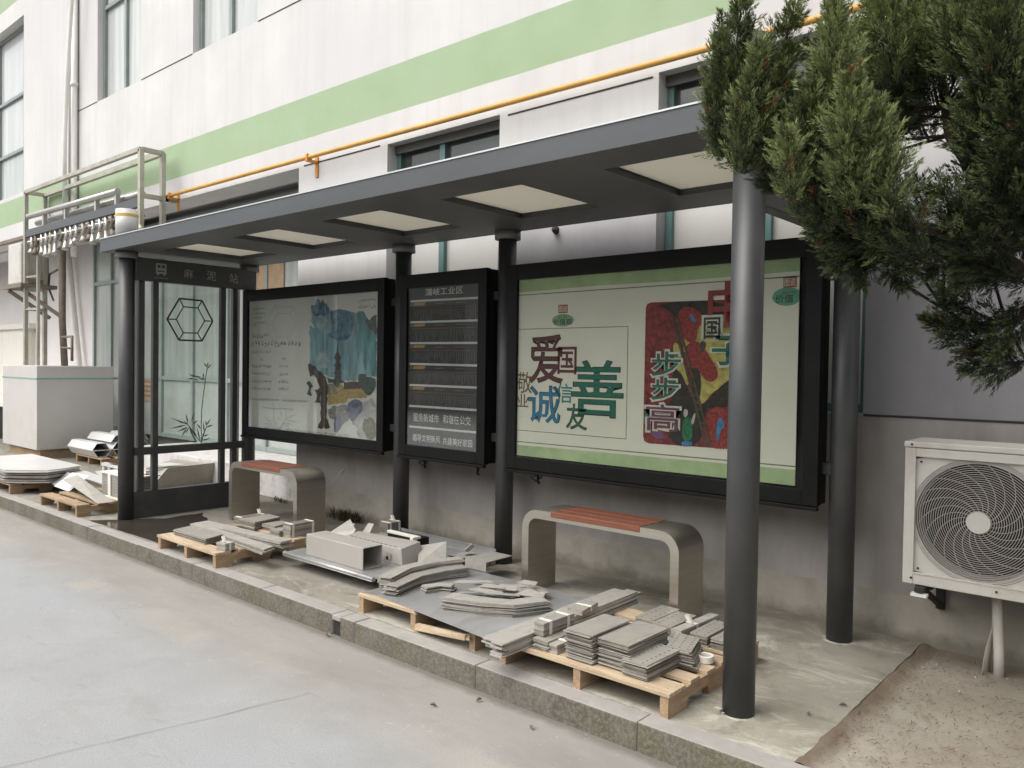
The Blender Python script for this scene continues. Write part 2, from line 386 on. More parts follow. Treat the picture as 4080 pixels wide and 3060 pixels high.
def glyphs(body, box, parent, name, mat, plane='XZ', at=0.0, offset=0.0, skew=0.0):
    """flat lettering fitted into box=(a0,z0,a1,z1) on a wall plane y=at (XZ) or x=at (YZ)"""
    c = bpy.data.curves.new('lettering', 'FONT'); c.body = body; c.offset = offset; c.resolution_u = 3
    t = bpy.data.objects.new('lettering_curve', c); COL.objects.link(t)
    bpy.context.view_layer.update()
    me = bpy.data.meshes.new_from_object(t.evaluated_get(bpy.context.evaluated_depsgraph_get()))
    bpy.data.objects.remove(t); bpy.data.curves.remove(c)
    n = len(me.vertices); co = np.empty(n*3); me.vertices.foreach_get('co', co); co = co.reshape(-1, 3)
    lo = co.min(0); hi = co.max(0); a0, z0, a1, z1 = box
    u = (co[:,0]-lo[0])/(hi[0]-lo[0]); v = (co[:,1]-lo[1])/(hi[1]-lo[1])
    a = a0+u*(a1-a0); z = z0+v*(z1-z0)+skew*(u-.5)
    org = ORG[parent.name]
    co = np.stack([a, np.full(n, at), z], 1) if plane == 'XZ' else np.stack([np.full(n, at), a, z], 1)
    co = co-np.array(org)
    me.vertices.foreach_set('co', co.ravel()); me.materials.clear(); me.materials.append(MATS[mat]); me.update()
    o = bpy.data.objects.new(name, me); COL.objects.link(o); o.parent = parent; me.name = name
    return o
DATA = {
 'post1': [(-5.648, 2.018), (-3.691, 2.017), (-3.687, 0.785), (-5.662, 0.773)],
 'art1': {'sky': [(-4.613, 1.926), (-4.549, 1.929), (-4.518, 1.986), (-4.463, 1.948), (-4.44, 1.983), (-4.354, 1.907), (-4.277, 1.875), (-4.143, 1.876), (-4.026, 1.859), (-3.969, 1.839), (-3.87, 1.858), (-3.835, 1.817), (-3.869, 1.801), (-3.786, 1.772), (-3.696, 1.761), (-3.691, 1.311), (-3.861, 1.308), (-3.931, 1.28), (-4.148, 1.266), (-4.344, 1.298), (-4.548, 1.37), (-4.612, 1.397), (-4.634, 1.748), (-4.546, 1.727), (-4.651, 1.81), (-4.587, 1.784), (-4.596, 1.86)], 'mountain': [(-4.613, 1.926), (-4.549, 1.929), (-4.518, 1.986), (-4.463, 1.948), (-4.44, 1.983), (-4.354, 1.907), (-4.337, 1.851), (-4.414, 1.826), (-4.461, 1.851), (-4.555, 1.835)], 'mountain2': [(-4.33, 1.865), (-4.277, 1.875), (-4.143, 1.876), (-4.026, 1.859), (-3.982, 1.768), (-4.037, 1.627), (-4.213, 1.611), (-4.365, 1.658), (-4.289, 1.703), (-4.313, 1.786)], 'cloud': [(-4.539, 1.83), (-4.461, 1.841), (-4.367, 1.806), (-4.289, 1.694), (-4.381, 1.677), (-4.522, 1.726)], 'cloud2': [(-4.55, 1.501), (-4.378, 1.529), (-4.3, 1.428), (-4.375, 1.363), (-4.517, 1.408)], 'willow': [(-3.955, 1.839), (-3.87, 1.858), (-3.835, 1.817), (-3.786, 1.772), (-3.696, 1.761), (-3.691, 1.311), (-3.764, 1.319), (-3.795, 1.484), (-3.833, 1.317), (-3.88, 1.572), (-3.933, 1.395), (-3.923, 1.661)], 'pine': [(-3.869, 1.801), (-3.783, 1.772), (-3.732, 1.814), (-3.694, 1.821), (-3.692, 1.623), (-3.744, 1.693), (-3.799, 1.711)], 'bridge': [(-4.645, 1.406), (-4.613, 1.416), (-4.516, 1.37), (-4.374, 1.298), (-4.346, 1.225), (-4.369, 0.946), (-4.306, 0.857), (-4.492, 0.841), (-4.438, 0.924), (-4.458, 1.184), (-4.515, 1.286), (-4.563, 1.313), (-4.611, 1.293)], 'bush': [(-4.667, 1.235), (-4.61, 1.255), (-4.561, 1.209), (-4.609, 1.17), (-4.576, 1.124), (-4.657, 1.14), (-4.625, 1.189)], 'bush2': [(-4.545, 1.182), (-4.466, 1.203), (-4.448, 1.072), (-4.543, 1.069), (-4.504, 1.126)], 'house': [(-4.206, 1.237), (-4.147, 1.239), (-4.117, 1.203), (-3.873, 1.211), (-3.803, 1.178), (-3.816, 1.133), (-4.057, 1.124), (-4.086, 1.087), (-4.34, 1.054), (-4.341, 1.151), (-4.205, 1.155)], 'house2': [(-4.343, 1.234), (-4.267, 1.245), (-4.206, 1.21), (-4.205, 1.155), (-4.341, 1.146)], 'roofs': [(-4.118, 1.258), (-3.874, 1.272), (-3.852, 1.211), (-4.124, 1.199)], 'roofs2': [(-4.359, 1.298), (-4.252, 1.282), (-4.103, 1.258), (-4.169, 1.247), (-4.206, 1.21), (-4.267, 1.245), (-4.335, 1.243)], 'wood': [(-3.932, 1.324), (-3.862, 1.339), (-3.737, 1.302), (-3.693, 1.294), (-3.695, 1.216), (-3.789, 1.143), (-3.859, 1.202), (-3.916, 1.236)], 'water': [(-4.355, 1.039), (-4.056, 1.075), (-4.07, 1.007), (-4.025, 0.946), (-4.127, 0.904), (-4.214, 0.817), (-4.26, 0.832), (-4.216, 0.936), (-4.322, 0.93)], 'reflection': [(-4.247, 0.962), (-4.173, 0.993), (-4.142, 0.94), (-4.2, 0.818), (-4.252, 0.833)], 'iris': [(-4.042, 1.107), (-3.872, 1.118), (-3.856, 1.026), (-3.94, 0.969), (-3.996, 0.921), (-4.055, 0.972), (-4.085, 1.024)], 'rock': [(-3.871, 1.096), (-3.691, 1.147), (-3.687, 0.795), (-3.937, 0.8), (-3.924, 0.889), (-4.025, 0.91), (-3.926, 0.978)], 'olive': [(-3.869, 0.955), (-3.731, 0.988), (-3.691, 0.921), (-3.694, 0.794), (-3.825, 0.807)], 'pagoda': [(-4.212, 1.593), (-4.202, 1.524), (-4.158, 1.461), (-4.177, 1.452), (-4.174, 1.42), (-4.15, 1.404), (-4.167, 1.393), (-4.164, 1.352), (-4.146, 1.334), (-4.163, 1.325), (-4.147, 1.262), (-4.252, 1.259), (-4.241, 1.323), (-4.265, 1.332), (-4.244, 1.351), (-4.242, 1.392), (-4.266, 1.403), (-4.239, 1.419), (-4.237, 1.451), (-4.263, 1.46), (-4.222, 1.524)]},
 'lines1': [[(-5.586, 1.933), (-5.361, 1.933), 0.0242], [(-5.585, 1.887), (-5.351, 1.887), 0.022], [(-5.584, 1.846), (-5.406, 1.846), 0.0242], [(-5.584, 1.8), (-5.355, 1.8), 0.022], [(-5.591, 1.666), (-5.302, 1.67), 0.0374], [(-5.6, 1.594), (-4.762, 1.588), 0.0484], [(-5.599, 1.517), (-5.254, 1.516), 0.0286], [(-5.437, 1.448), (-5.376, 1.448), 0.0286], [(-5.07, 1.454), (-4.997, 1.454), 0.0308], [(-5.587, 1.379), (-5.243, 1.381), 0.033], [(-5.11, 1.382), (-4.958, 1.384), 0.0308], [(-5.586, 1.307), (-5.242, 1.309), 0.033], [(-5.108, 1.311), (-4.952, 1.312), 0.0308], [(-5.585, 1.233), (-5.241, 1.237), 0.033], [(-5.116, 1.242), (-4.956, 1.242), 0.0308], [(-5.584, 1.161), (-5.24, 1.165), 0.033], [(-5.115, 1.172), (-4.955, 1.173), 0.0308], [(-5.583, 1.057), (-5.114, 1.067), 0.022], [(-5.043, 1.066), (-4.664, 1.071), 0.0242], [(-5.393, 0.983), (-4.862, 0.988), 0.022], [(-5.362, 0.792), (-5.074, 0.792), 0.0286], [(-4.987, 0.795), (-4.052, 0.801), 0.0286], [(-3.942, 1.944), (-3.705, 1.945), 0.0264], [(-3.941, 1.891), (-3.704, 1.886), 0.0286]],
 'post2': [(-3.273, 2.021), (-2.555, 2.012), (-2.563, 0.789), (-3.257, 0.785)],
 'bars2': [[(-3.285, 1.911), (-2.563, 1.906)], [(-3.282, 1.747), (-2.559, 1.743)], [(-3.279, 1.584), (-2.556, 1.58)], [(-3.276, 1.422), (-2.553, 1.416)], [(-3.273, 1.257), (-2.55, 1.256)], [(-3.27, 1.093), (-2.547, 1.093)], [(-3.267, 0.931), (-2.544, 0.931)]],
 'orange2': [[(-3.242, 1.901), (-3.107, 1.898), (-3.127, 1.873), (-3.26, 1.876)], [(-3.239, 1.733), (-3.105, 1.734), (-3.124, 1.713), (-3.257, 1.711)], [(-3.236, 1.569), (-3.105, 1.568), (-3.124, 1.546), (-3.254, 1.547)], [(-3.233, 1.406), (-3.102, 1.406), (-3.121, 1.382), (-3.251, 1.382)], [(-3.238, 1.245), (-3.106, 1.244), (-3.123, 1.223), (-3.257, 1.223)]],
 'thin2': [[(-3.263, 1.857), (-2.571, 1.851)], [(-3.26, 1.694), (-2.568, 1.693)], [(-3.257, 1.526), (-2.565, 1.523)], [(-3.254, 1.365), (-2.562, 1.363)], [(-3.251, 1.202), (-2.559, 1.202)]],
 't2': {'title': (-3.116, 1.932, -2.71, 2.007), 's1': (-3.236, 0.987, -2.949, 1.028), 's2': (-2.905, 0.989, -2.613, 1.031), 's3': (-3.242, 0.833, -2.931, 0.866), 's4': (-2.905, 0.829, -2.594, 0.862)},
 'post3': [(-2.163, 2.008), (-0.214, 2.015), (-0.221, 0.772), (-2.174, 0.822)],
 'top3': [(-2.163, 2.005), (-2.161, 1.918), (-0.212, 1.94), (-0.214, 2.015)],
 'line3': [(-2.161, 1.921), (-0.213, 1.924)],
 'bot3': [(-0.219, 0.892), (-0.221, 0.812), (-2.168, 0.874), (-2.17, 0.794)],
 'rect3': [(-2.156, 1.67), (-1.277, 1.671), (-1.278, 0.979), (-2.167, 0.969)],
 'seal': (-1.823, 1.769, -1.745, 1.825),
 'oval': (-1.875, 1.681, -1.693, 1.764),
 'ovt1': (-1.829, 1.733, -1.749, 1.754),
 'ovt2': (-1.862, 1.693, -1.708, 1.731),
 'seal2': (-0.302, 1.855, -0.229, 1.915),
 'oval2': (-0.362, 1.759, -0.197, 1.857),
 'ov2t1': (-0.309, 1.817, -0.232, 1.837),
 'ov2t2': (-0.345, 1.774, -0.193, 1.819),
 't3': {'爱': (-2.058, 1.307, -1.78, 1.623), '国': (-1.822, 1.367, -1.666, 1.548), '善': (-1.699, 1.102, -1.308, 1.455), '诚': (-2.065, 1.04, -1.798, 1.281), '信': (-1.83, 1.177, -1.697, 1.306), '友': (-1.737, 1.014, -1.58, 1.169), '敬': (-2.167, 1.23, -2.04, 1.377), '业': (-2.17, 1.136, -2.067, 1.226)},
 't3b': {'中': (-0.739, 1.65, -0.501, 1.911), '国': (-0.762, 1.587, -0.659, 1.71), '子': (-0.708, 1.437, -0.515, 1.605), '步': (-1.103, 1.368, -0.904, 1.516), '步2': (-1.1, 1.224, -0.916, 1.36), '高': (-1.135, 1.039, -0.907, 1.201)},
 'art3': {'panel': [(-1.153, 1.779), (-1.142, 1.804), (-1.115, 1.812), (-0.616, 1.807), (-0.56, 1.806), (-0.536, 1.786), (-0.528, 0.99), (-0.551, 0.968), (-0.598, 0.966), (-1.113, 0.959), (-1.147, 0.971), (-1.155, 0.999)], 'dark': [(-1.104, 1.808), (-0.616, 1.805), (-0.614, 1.683), (-0.691, 1.694), (-0.77, 1.742), (-0.953, 1.702), (-0.975, 1.749)], 'yellow': [(-0.803, 1.652), (-0.73, 1.713), (-0.54, 1.734), (-0.53, 1.314), (-0.682, 1.31), (-0.758, 1.208), (-0.798, 1.215), (-0.782, 1.38), (-0.844, 1.433), (-0.896, 1.507), (-0.889, 1.617)], 'yellow2': [(-0.966, 1.581), (-0.908, 1.544), (-0.841, 1.305), (-0.893, 1.341), (-0.947, 1.432)], 'darkmid': [(-0.962, 1.414), (-0.904, 1.396), (-0.861, 1.305), (-0.809, 1.215), (-0.758, 1.208), (-0.682, 1.292), (-0.606, 1.356), (-0.532, 1.384), (-0.53, 1.2), (-0.68, 1.202), (-0.748, 1.181), (-0.763, 0.962), (-0.989, 0.964), (-1.005, 1.207), (-0.953, 1.218)], 'corn1': [(-0.933, 1.747), (-0.882, 1.782), (-0.8, 1.752), (-0.769, 1.697), (-0.808, 1.634), (-0.806, 1.579), (-0.867, 1.562), (-0.92, 1.655)], 'corn2': [(-0.867, 1.562), (-0.796, 1.579), (-0.725, 1.489), (-0.665, 1.4), (-0.683, 1.346), (-0.742, 1.344), (-0.803, 1.416), (-0.885, 1.451), (-0.886, 1.507)], 'corn3': [(-0.747, 1.145), (-0.68, 1.202), (-0.622, 1.187), (-0.555, 1.155), (-0.551, 0.97), (-0.733, 0.96)], 'blue1': [(-0.858, 1.737), (-0.835, 1.726), (-0.809, 1.684), (-0.829, 1.68), (-0.849, 1.699)], 'blue2': [(-0.668, 1.131), (-0.64, 1.142), (-0.62, 1.098), (-0.648, 1.061), (-0.656, 1.007), (-0.676, 1.014)], 'man': [(-0.843, 1.415), (-0.793, 1.425), (-0.771, 1.353), (-0.779, 1.234), (-0.819, 1.224)], 'head': [(-0.791, 1.561), (-0.767, 1.579), (-0.746, 1.561), (-0.75, 1.525), (-0.785, 1.52)], 'green': [(-0.888, 1.128), (-0.837, 1.136), (-0.821, 1.086), (-0.824, 0.994), (-0.89, 0.99)], 'face': [(-0.884, 1.175), (-0.861, 1.181), (-0.85, 1.158), (-0.863, 1.13), (-0.88, 1.133)], 'arm': [(-0.832, 1.113), (-0.812, 1.16), (-0.802, 1.156), (-0.811, 1.105), (-0.824, 1.086)], 'blue3': [(-0.89, 0.99), (-0.824, 0.994), (-0.821, 0.963), (-0.893, 0.962)], 'teal': [(-1.154, 1.138), (-1.112, 1.136), (-1.1, 1.108), (-1.132, 1.068), (-1.152, 1.076)], 'violet': [(-1.099, 1.041), (-1.023, 1.037), (-1.001, 1.0), (-1.043, 0.988), (-1.098, 1.013)]},
 'ladder': [[(-0.963, 1.702), (-0.733, 0.974)], [(-0.934, 1.706), (-0.699, 0.967)]],
 'ac': [(0.34, 1.06, 1.081), (0.333, 1.06, 0.407), (0.344, 1.06, 0.393), (0.837, 1.06, 0.392), (0.82, 1.06, 1.084)],
 'ac_panel': [(0.385, 1.06, 1.016), (0.378, 1.06, 0.454), (0.835, 1.06, 0.456), (0.821, 1.06, 1.007)],
 'ac_fan': [(0.652, 1.06, 0.727), (0.604, 1.06, 0.721), (0.699, 1.06, 0.734), (0.651, 1.06, 0.777), (0.653, 1.06, 0.677), (0.396, 1.06, 0.713)],
 'ac_pipe': [(0.699, 1.25, 0.322), (0.715, 1.25, 0.05), (0.678, 1.25, 0.242), (0.726, 1.25, 0.253), (0.655, 1.25, 0.085)],
 'ac_brk': [(0.374, 1.2, 0.34), (0.441, 1.2, 0.349), (0.549, 1.2, 0.309)],
}
PLUMES = [(0.152, -0.6, 2.147, 0.209, -0.68, 2.535, 0.042, 0.55, 1), (0.208, -0.62, 2.273, 0.286, -0.7, 2.606, 0.058, 0.5, 1), (0.193, -0.58, 2.103, 0.167, -0.66, 2.345, 0.042, 0.5, 1), (0.28, -0.66, 2.041, 0.373, -0.74, 2.399, 0.076, 0.6, 1.2), (0.199, -0.55, 2.184, 0.245, -0.63, 2.401, 0.063, 0.45, 1), (0.317, -0.5, 2.381, 0.405, -0.58, 2.575, 0.048, 0.7, 1), (0.336, -0.6, 2.085, 0.412, -0.68, 2.355, 0.077, 0.6, 1.2), (0.553, -0.62, 2.204, 0.573, -0.7, 2.481, 0.053, 0.95, 1.2), (0.489, -0.5, 2.192, 0.482, -0.58, 2.375, 0.056, 0.6, 1), (0.459, -0.62, 1.999, 0.506, -0.7, 2.26, 0.082, 0.55, 1.3), (0.625, -0.66, 1.888, 0.635, -0.74, 2.249, 0.081, 0.75, 1.4), (0.724, -0.62, 1.847, 0.685, -0.7, 2.178, 0.065, 0.75, 1.2), (0.462, -0.72, 1.921, 0.482, -0.8, 2.1, 0.045, 0.8, 1), (0.25, -0.5, 2.094, 0.177, -0.58, 2.181, 0.051, 0.3, 1), (0.515, -0.55, 1.849, 0.461, -0.63, 2.074, 0.078, 0.35, 1.2), (0.626, -0.52, 1.811, 0.602, -0.6, 2.05, 0.077, 0.35, 1.2), (0.665, -0.4, 1.807, 0.433, -0.48, 1.883, 0.055, 0.2, 1), (0.606, -0.35, 1.795, 0.499, -0.43, 1.753, 0.049, 0.2, 0.9), (0.347, -0.5, 2.005, 0.293, -0.58, 2.112, 0.058, 0.4, 1), (0.75, -0.45, 1.771, 0.67, -0.53, 1.911, 0.064, 0.3, 1), (0.639, -0.35, 2.327, 0.61, -0.43, 2.592, 0.088, 0.8, 1.3), (0.729, -0.3, 2.345, 0.699, -0.38, 2.599, 0.083, 0.85, 1.3), (0.845, -0.35, 2.304, 0.815, -0.43, 2.561, 0.083, 0.71, 1.3), (0.953, -0.4, 2.23, 0.935, -0.48, 2.493, 0.083, 0.45999999999999996, 1.2), (1.012, -0.3, 2.244, 0.993, -0.38, 2.498, 0.081, 0.36, 1), (0.668, -0.2, 2.287, 0.616, -0.28, 2.482, 0.071, 0.3, 1), (0.748, -0.25, 2.259, 0.727, -0.33, 2.407, 0.056, 0.3, 0.9), (0.482, -0.15, 2.451, 0.409, -0.23, 2.671, 0.066, 0.25, 0.9), (0.521, -0.1, 2.299, 0.516, -0.18, 2.478, 0.053, 0.2, 0.8), (0.587, -0.15, 2.206, 0.636, -0.23, 2.361, 0.06, 0.3, 0.9), (0.909, -0.3, 2.04, 0.878, -0.38, 2.273, 0.08, 0.31, 1.2), (0.995, -0.35, 1.973, 0.988, -0.43, 2.228, 0.084, 0.26, 1.2), (0.953, -0.3, 1.839, 0.928, -0.38, 2.073, 0.071, 0.20999999999999996, 1.1), (1.004, -0.25, 1.804, 0.979, -0.33, 2.001, 0.072, 0.15999999999999998, 1), (0.823, -0.2, 1.994, 0.842, -0.28, 2.132, 0.04, 0.1, 0.7), (0.843, -0.35, 1.843, 0.795, -0.43, 1.987, 0.05, 0.26, 0.9), (0.895, -0.3, 1.769, 0.813, -0.38, 1.91, 0.057, 0.15999999999999998, 0.9), (0.946, -0.2, 1.722, 0.751, -0.28, 1.831, 0.051, 0.1, 0.9), (0.992, -0.15, 1.693, 0.841, -0.23, 1.773, 0.047, 0.1, 0.9), (0.731, -0.25, 1.756, 0.645, -0.33, 1.834, 0.049, 0.2, 0.8), (0.965, 0.05, 1.662, 0.89, -0.03, 1.452, 0.054, 0.1, 0.9), (0.887, 0.1, 1.575, 0.704, 0.02, 1.689, 0.047, 0.1, 0.9), (0.883, 0.1, 1.471, 0.662, 0.02, 1.612, 0.056, 0.1, 1), (0.963, 0.05, 1.454, 0.802, -0.03, 1.426, 0.042, 0.1, 0.9), (0.809, 0.0, 1.827, 0.779, -0.08, 1.72, 0.03, 0.10999999999999999, 0.6), (0.574, -0.3, 1.844, 0.465, -0.38, 1.794, 0.037, 0.25, 0.7), (0.535, -0.3, 1.815, 0.555, -0.38, 1.698, 0.038, 0.15, 0.6), (0.61, -0.2, 1.812, 0.665, -0.28, 1.692, 0.038, 0.15, 0.5), (0.567, 0.1, 2.301, 0.567, 0.02, 2.48, 0.078, 0.2, 1), (0.494, 0.0, 2.201, 0.46, -0.08, 2.449, 0.082, 0.25, 1), (0.874, 0.0, 2.189, 0.868, -0.08, 2.432, 0.079, 0.15999999999999998, 1), (0.938, 0.05, 2.189, 0.908, -0.03, 2.47, 0.084, 0.15999999999999998, 1), (0.803, 0.1, 1.927, 0.85, 0.02, 2.13, 0.079, 0.1, 1), (0.927, 0.1, 1.744, 0.818, 0.02, 1.957, 0.077, 0.1, 1), (0.756, -0.1, 2.378, 0.724, -0.18, 2.583, 0.079, 0.45999999999999996, 1.1), (0.845, -0.1, 2.359, 0.833, -0.18, 2.553, 0.078, 0.45999999999999996, 1.1), (0.6, -0.1, 2.413, 0.601, -0.18, 2.601, 0.078, 0.45, 1), (0.542, -0.35, 1.857, 0.493, -0.43, 1.997, 0.07, 0.3, 1), (0.683, -0.3, 1.77, 0.574, -0.38, 1.882, 0.057, 0.2, 1), (0.966, 0.1, 1.91, 0.943, 0.02, 2.181, 0.084, 0.10999999999999999, 1), (0.883, 0.05, 1.776, 0.791, -0.03, 1.884, 0.059, 0.1, 1), (0.886, 0.0, 2.303, 0.838, -0.08, 2.472, 0.067, 0.20999999999999996, 1), (0.587, 0.3, 2.306, 0.551, 0.22, 2.427, 0.058, 0.15, 0.8), (0.742, 0.3, 2.223, 0.712, 0.22, 2.431, 0.07, 0.1, 1), (0.891, 0.3, 2.019, 0.86, 0.22, 2.205, 0.082, 0.10999999999999999, 1), (0.582, 0.35, 2.025, 0.545, 0.27, 2.152, 0.049, 0.12, 0.6), (0.561, 0.1, 1.86, 0.476, 0.02, 1.968, 0.074, 0.15, 1), (0.486, 0.0, 1.8, 0.421, -0.08, 1.887, 0.055, 0.15, 0.9), (0.696, 0.1, 1.804, 0.615, 0.02, 1.882, 0.054, 0.15, 0.9), (0.854, 0.1, 1.732, 0.744, 0.02, 1.826, 0.056, 0.1, 0.9), (0.495, -0.3, 1.81, 0.454, -0.38, 1.895, 0.059, 0.25, 1), (0.783, 0.15, 1.749, 0.655, 0.07, 1.768, 0.031, 0.1, 0.6)]
LIMBS = [[(1.011, -0.12, 1.827), (0.889, -0.14, 1.996), (0.812, -0.16, 2.099), (0.767, -0.18, 2.184), (0.755, -0.2, 2.278), (0.744, -0.25, 2.419), (0.719, -0.28, 2.551)], [(1.006, 0.0, 1.705), (0.861, -0.2, 1.839), (0.729, -0.4, 1.863), (0.588, -0.55, 1.964), (0.41, -0.6, 2.089), (0.283, -0.6, 2.223)], [(0.995, 0.1, 1.631), (0.895, 0.1, 1.583), (0.773, 0.1, 1.586), (0.7, 0.1, 1.642)]]
TWIGS = [[(0.763, -0.19, 2.271), (0.658, -0.19, 2.284), (0.599, -0.2, 2.283)], [(0.772, -0.19, 2.237), (0.659, -0.19, 2.267), (0.628, -0.19, 2.265)], [(0.772, -0.19, 2.221), (0.677, -0.2, 2.228), (0.6, -0.2, 2.226)], [(0.768, -0.16, 2.106), (0.892, -0.2, 2.016), (0.98, -0.2, 1.973)], [(0.664, -0.3, 1.973), (0.611, -0.3, 1.923), (0.51, -0.3, 1.876)]]
# ================================================================ setting
YW = 1.467
ZR = -0.1155
m = MB(); m.quad((-150,-120,ZR),(150,-120,ZR),(150,0.0,ZR),(-150,0.0,ZR)); struct('road', m, 'road_concrete')
m = MB()
for pts in ([(-1.94,-2.10),(-1.85,-1.72),(-1.73,-1.19),(-1.66,-.86)], [(-5.6,-1.95),(-4.2,-2.02),(-2.9,-1.98),(-1.94,-2.08)]):
    P = []
    for (a,b),(c,d) in zip(pts, pts[1:]):
        for k in range(6): P.append((a+(c-a)*k/6+random.uniform(-.006,.006), b+(d-b)*k/6+random.uniform(-.006,.006)))
    for a, b in zip(P, P[1:]):
        w = random.uniform(.0006,.0022)
        m.quad((a[0]-w,a[1]-w,ZR+.004),(b[0]-w,b[1]-w,ZR+.004),(b[0]+w,b[1]+w,ZR+.004),(a[0]+w,a[1]+w,ZR+.004))
struct('road_crack', m, 'crack_grey')
# pavement slab, kerb stones, bare ground on the right
m = MB(); E = [(.350+random.uniform(-.003,.003), -.248+k*1.778/44) for k in range(45)]
m.prism([(-5.36,1.53),(-5.36,-.248)]+E, -.3, 0, 0, [(-5.36,1.53),(-5.36,-.248)]+[(x-.012,y) for x,y in E]); m.box(-40,-5.362,-.248,3.2,-.3,-.001); struct('pavement', m, 'slab_concrete')
m = MB()
J = [-40,-24,-12.4,-11.45,-10.5,-9.55,-8.58,-7.62,-6.66,-5.69,-4.74,-3.88,-3.0,-2.262,-2.19,-2.062,-1.15,-.26,.62,1.5,2.4,8]
for a, b in zip(J, J[1:]):
    z1 = random.uniform(-.001,.004)
    if (a, b) == (-2.262, -2.19): m.box(a+.003-.006,b+.003,-.365,-.2505,-.03,.001); m.box(a-.001,b+.001,-.351,-.2505,-.3,-.0302,2); continue
    j = random.uniform(-.002,.002)
    m.hexa([(a+.0015,-.368+j,-.3),(b-.003,-.368+j,-.3),(b-.003,-.2505,-.3),(a+.003,-.2505,-.3)],[(a+.003,-.363+j,z1),(b-.003,-.363+j,z1),(b-.003,-.2505,z1),(a+.003,-.2505,z1)])
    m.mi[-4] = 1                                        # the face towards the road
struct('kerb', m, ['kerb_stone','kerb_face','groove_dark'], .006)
m = MB(); nx, ny = 90, 34
xs = np.linspace(.30, 9, nx); ys = np.linspace(-.2495, 1.50, ny)
hgt = np.zeros((nx, ny))
for k in range(40):
    cx, cy, rr, am = RNG.uniform(.35,5), RNG.uniform(-.2,1.45), RNG.uniform(.05,.35), RNG.uniform(-.008,.01)
    hgt += am*np.exp(-((xs[:,None]-cx)**2+(ys[None]-cy)**2)/rr**2)
xs[:14] = np.linspace(.30, .43, 14); xs[13:] = np.linspace(.43, 9, nx-13)
spill = lambda x, y: .019*math.exp(-((x-.352)/.028)**2)*(.75+.22*math.sin(y*9)+.18*math.sin(y*23+1)+.12*math.sin(y*57))
vs = [(xs[i], ys[j], -.016+spill(xs[i], ys[j])+min(.012,hgt[i,j])*(xs[i] > .4)+.012*min(1,max(0,(.3-ys[j])*1.5))) for i in range(nx) for j in range(ny)]
m.add(vs, [(i*ny+j,(i+1)*ny+j,(i+1)*ny+j+1,i*ny+j+1) for i in range(nx-1) for j in range(ny-1)], 0, True)
struct('bare_ground', m, 'dirt')
m = MB(); P = [(-5.95,-.235),(-5.6,.25),(-5.62,.62),(-5.2,.46),(-5.05,.22),(-4.85,.02),(-4.62,-.02),(-4.5,-.235)]
Q = []
for (a,b),(c,d) in zip(P, P[1:]+P[:1]):
    for k in range(5): Q.append((a+(c-a)*k/5+random.uniform(-.015,.015), max(-.246,b+(d-b)*k/5+random.uniform(-.015,.015))))
m.add([(x,y,.003) for x,y in Q],[tuple(range(len(Q)))]); struct('puddle', m, 'puddle_wet')
# litter of fallen needles on the bare ground
m = MB()
for k in range(2600):
    x = .36+abs(RNG.normal(0,.5)) if k % 3 else RNG.uniform(.36,2.2); y = RNG.uniform(-.23,1.42); a = RNG.uniform(0,6.3); l = RNG.uniform(.002,.011); w = RNG.uniform(.0006,.0016)
    if k % 67 == 0: l = w = .0025
    z = -.006+RNG.uniform(0,.005)+.012*min(1,max(0,(.3-y)*1.5)); dx, dy = math.cos(a)*l, math.sin(a)*l; px, py = -math.sin(a)*w, math.cos(a)*w
    m.quad((x-dx-px,y-dy-py,z),(x+dx-px,y+dy-py,z+.003),(x+dx+px,y+dy+py,z+.004),(x-dx+px,y-dy+py,z))
o = m.obj('needle_litter', 'litter'); tag(o, 'brown needles and bits of litter strewn over the bare earth', 'litter', kind='stuff')
at = o.data.attributes.new('tone','FLOAT','POINT')
at.data.foreach_set('value', np.repeat(np.where(np.arange(2600) % 67 == 0, 1.0, RNG.uniform(0,.85,2600)), 4).astype(np.float32))
for i, (x, y, z, lab) in enumerate([(-2.25,-.40,ZR,'curled brown leaf on the road below the kerb drain slot'),(-1.04,-.45,ZR,'curled brown leaf on the road below the broken pallet'),
                                    (-.69,-.50,ZR,'curled brown leaf on the road below the nearest pallet'),(-1.15,-.63,ZR,'tiny brown leaf out on the road, away from the kerb'),
                                    (.22,.18,0,'dark leaf on the concrete right of the front post'),(.30,.36,0,'dark leaf on the concrete between the two right posts')]):
    m = MB(); a = i*1.3; n = 7
    for k in range(n):
        t0, t1 = k/n, (k+1)/n; f = lambda t: .008*math.sin(math.pi*t)**.7
        p = lambda t, s: (x+(t-.5)*.034*math.cos(a)-s*f(t)*math.sin(a), y+(t-.5)*.034*math.sin(a)+s*f(t)*math.cos(a), z+.004+.012*abs(s)*math.sin(math.pi*t)+.006*t)
        m.quad(p(t0,-1),p(t1,-1),p(t1,0),p(t0,0)); m.quad(p(t0,0),p(t1,0),p(t1,1),p(t0,1))
    tag(m.obj('fallen_leaf', 'rust_steel', origin=(x,y,z)), lab, 'leaf', 'fallen leaves')

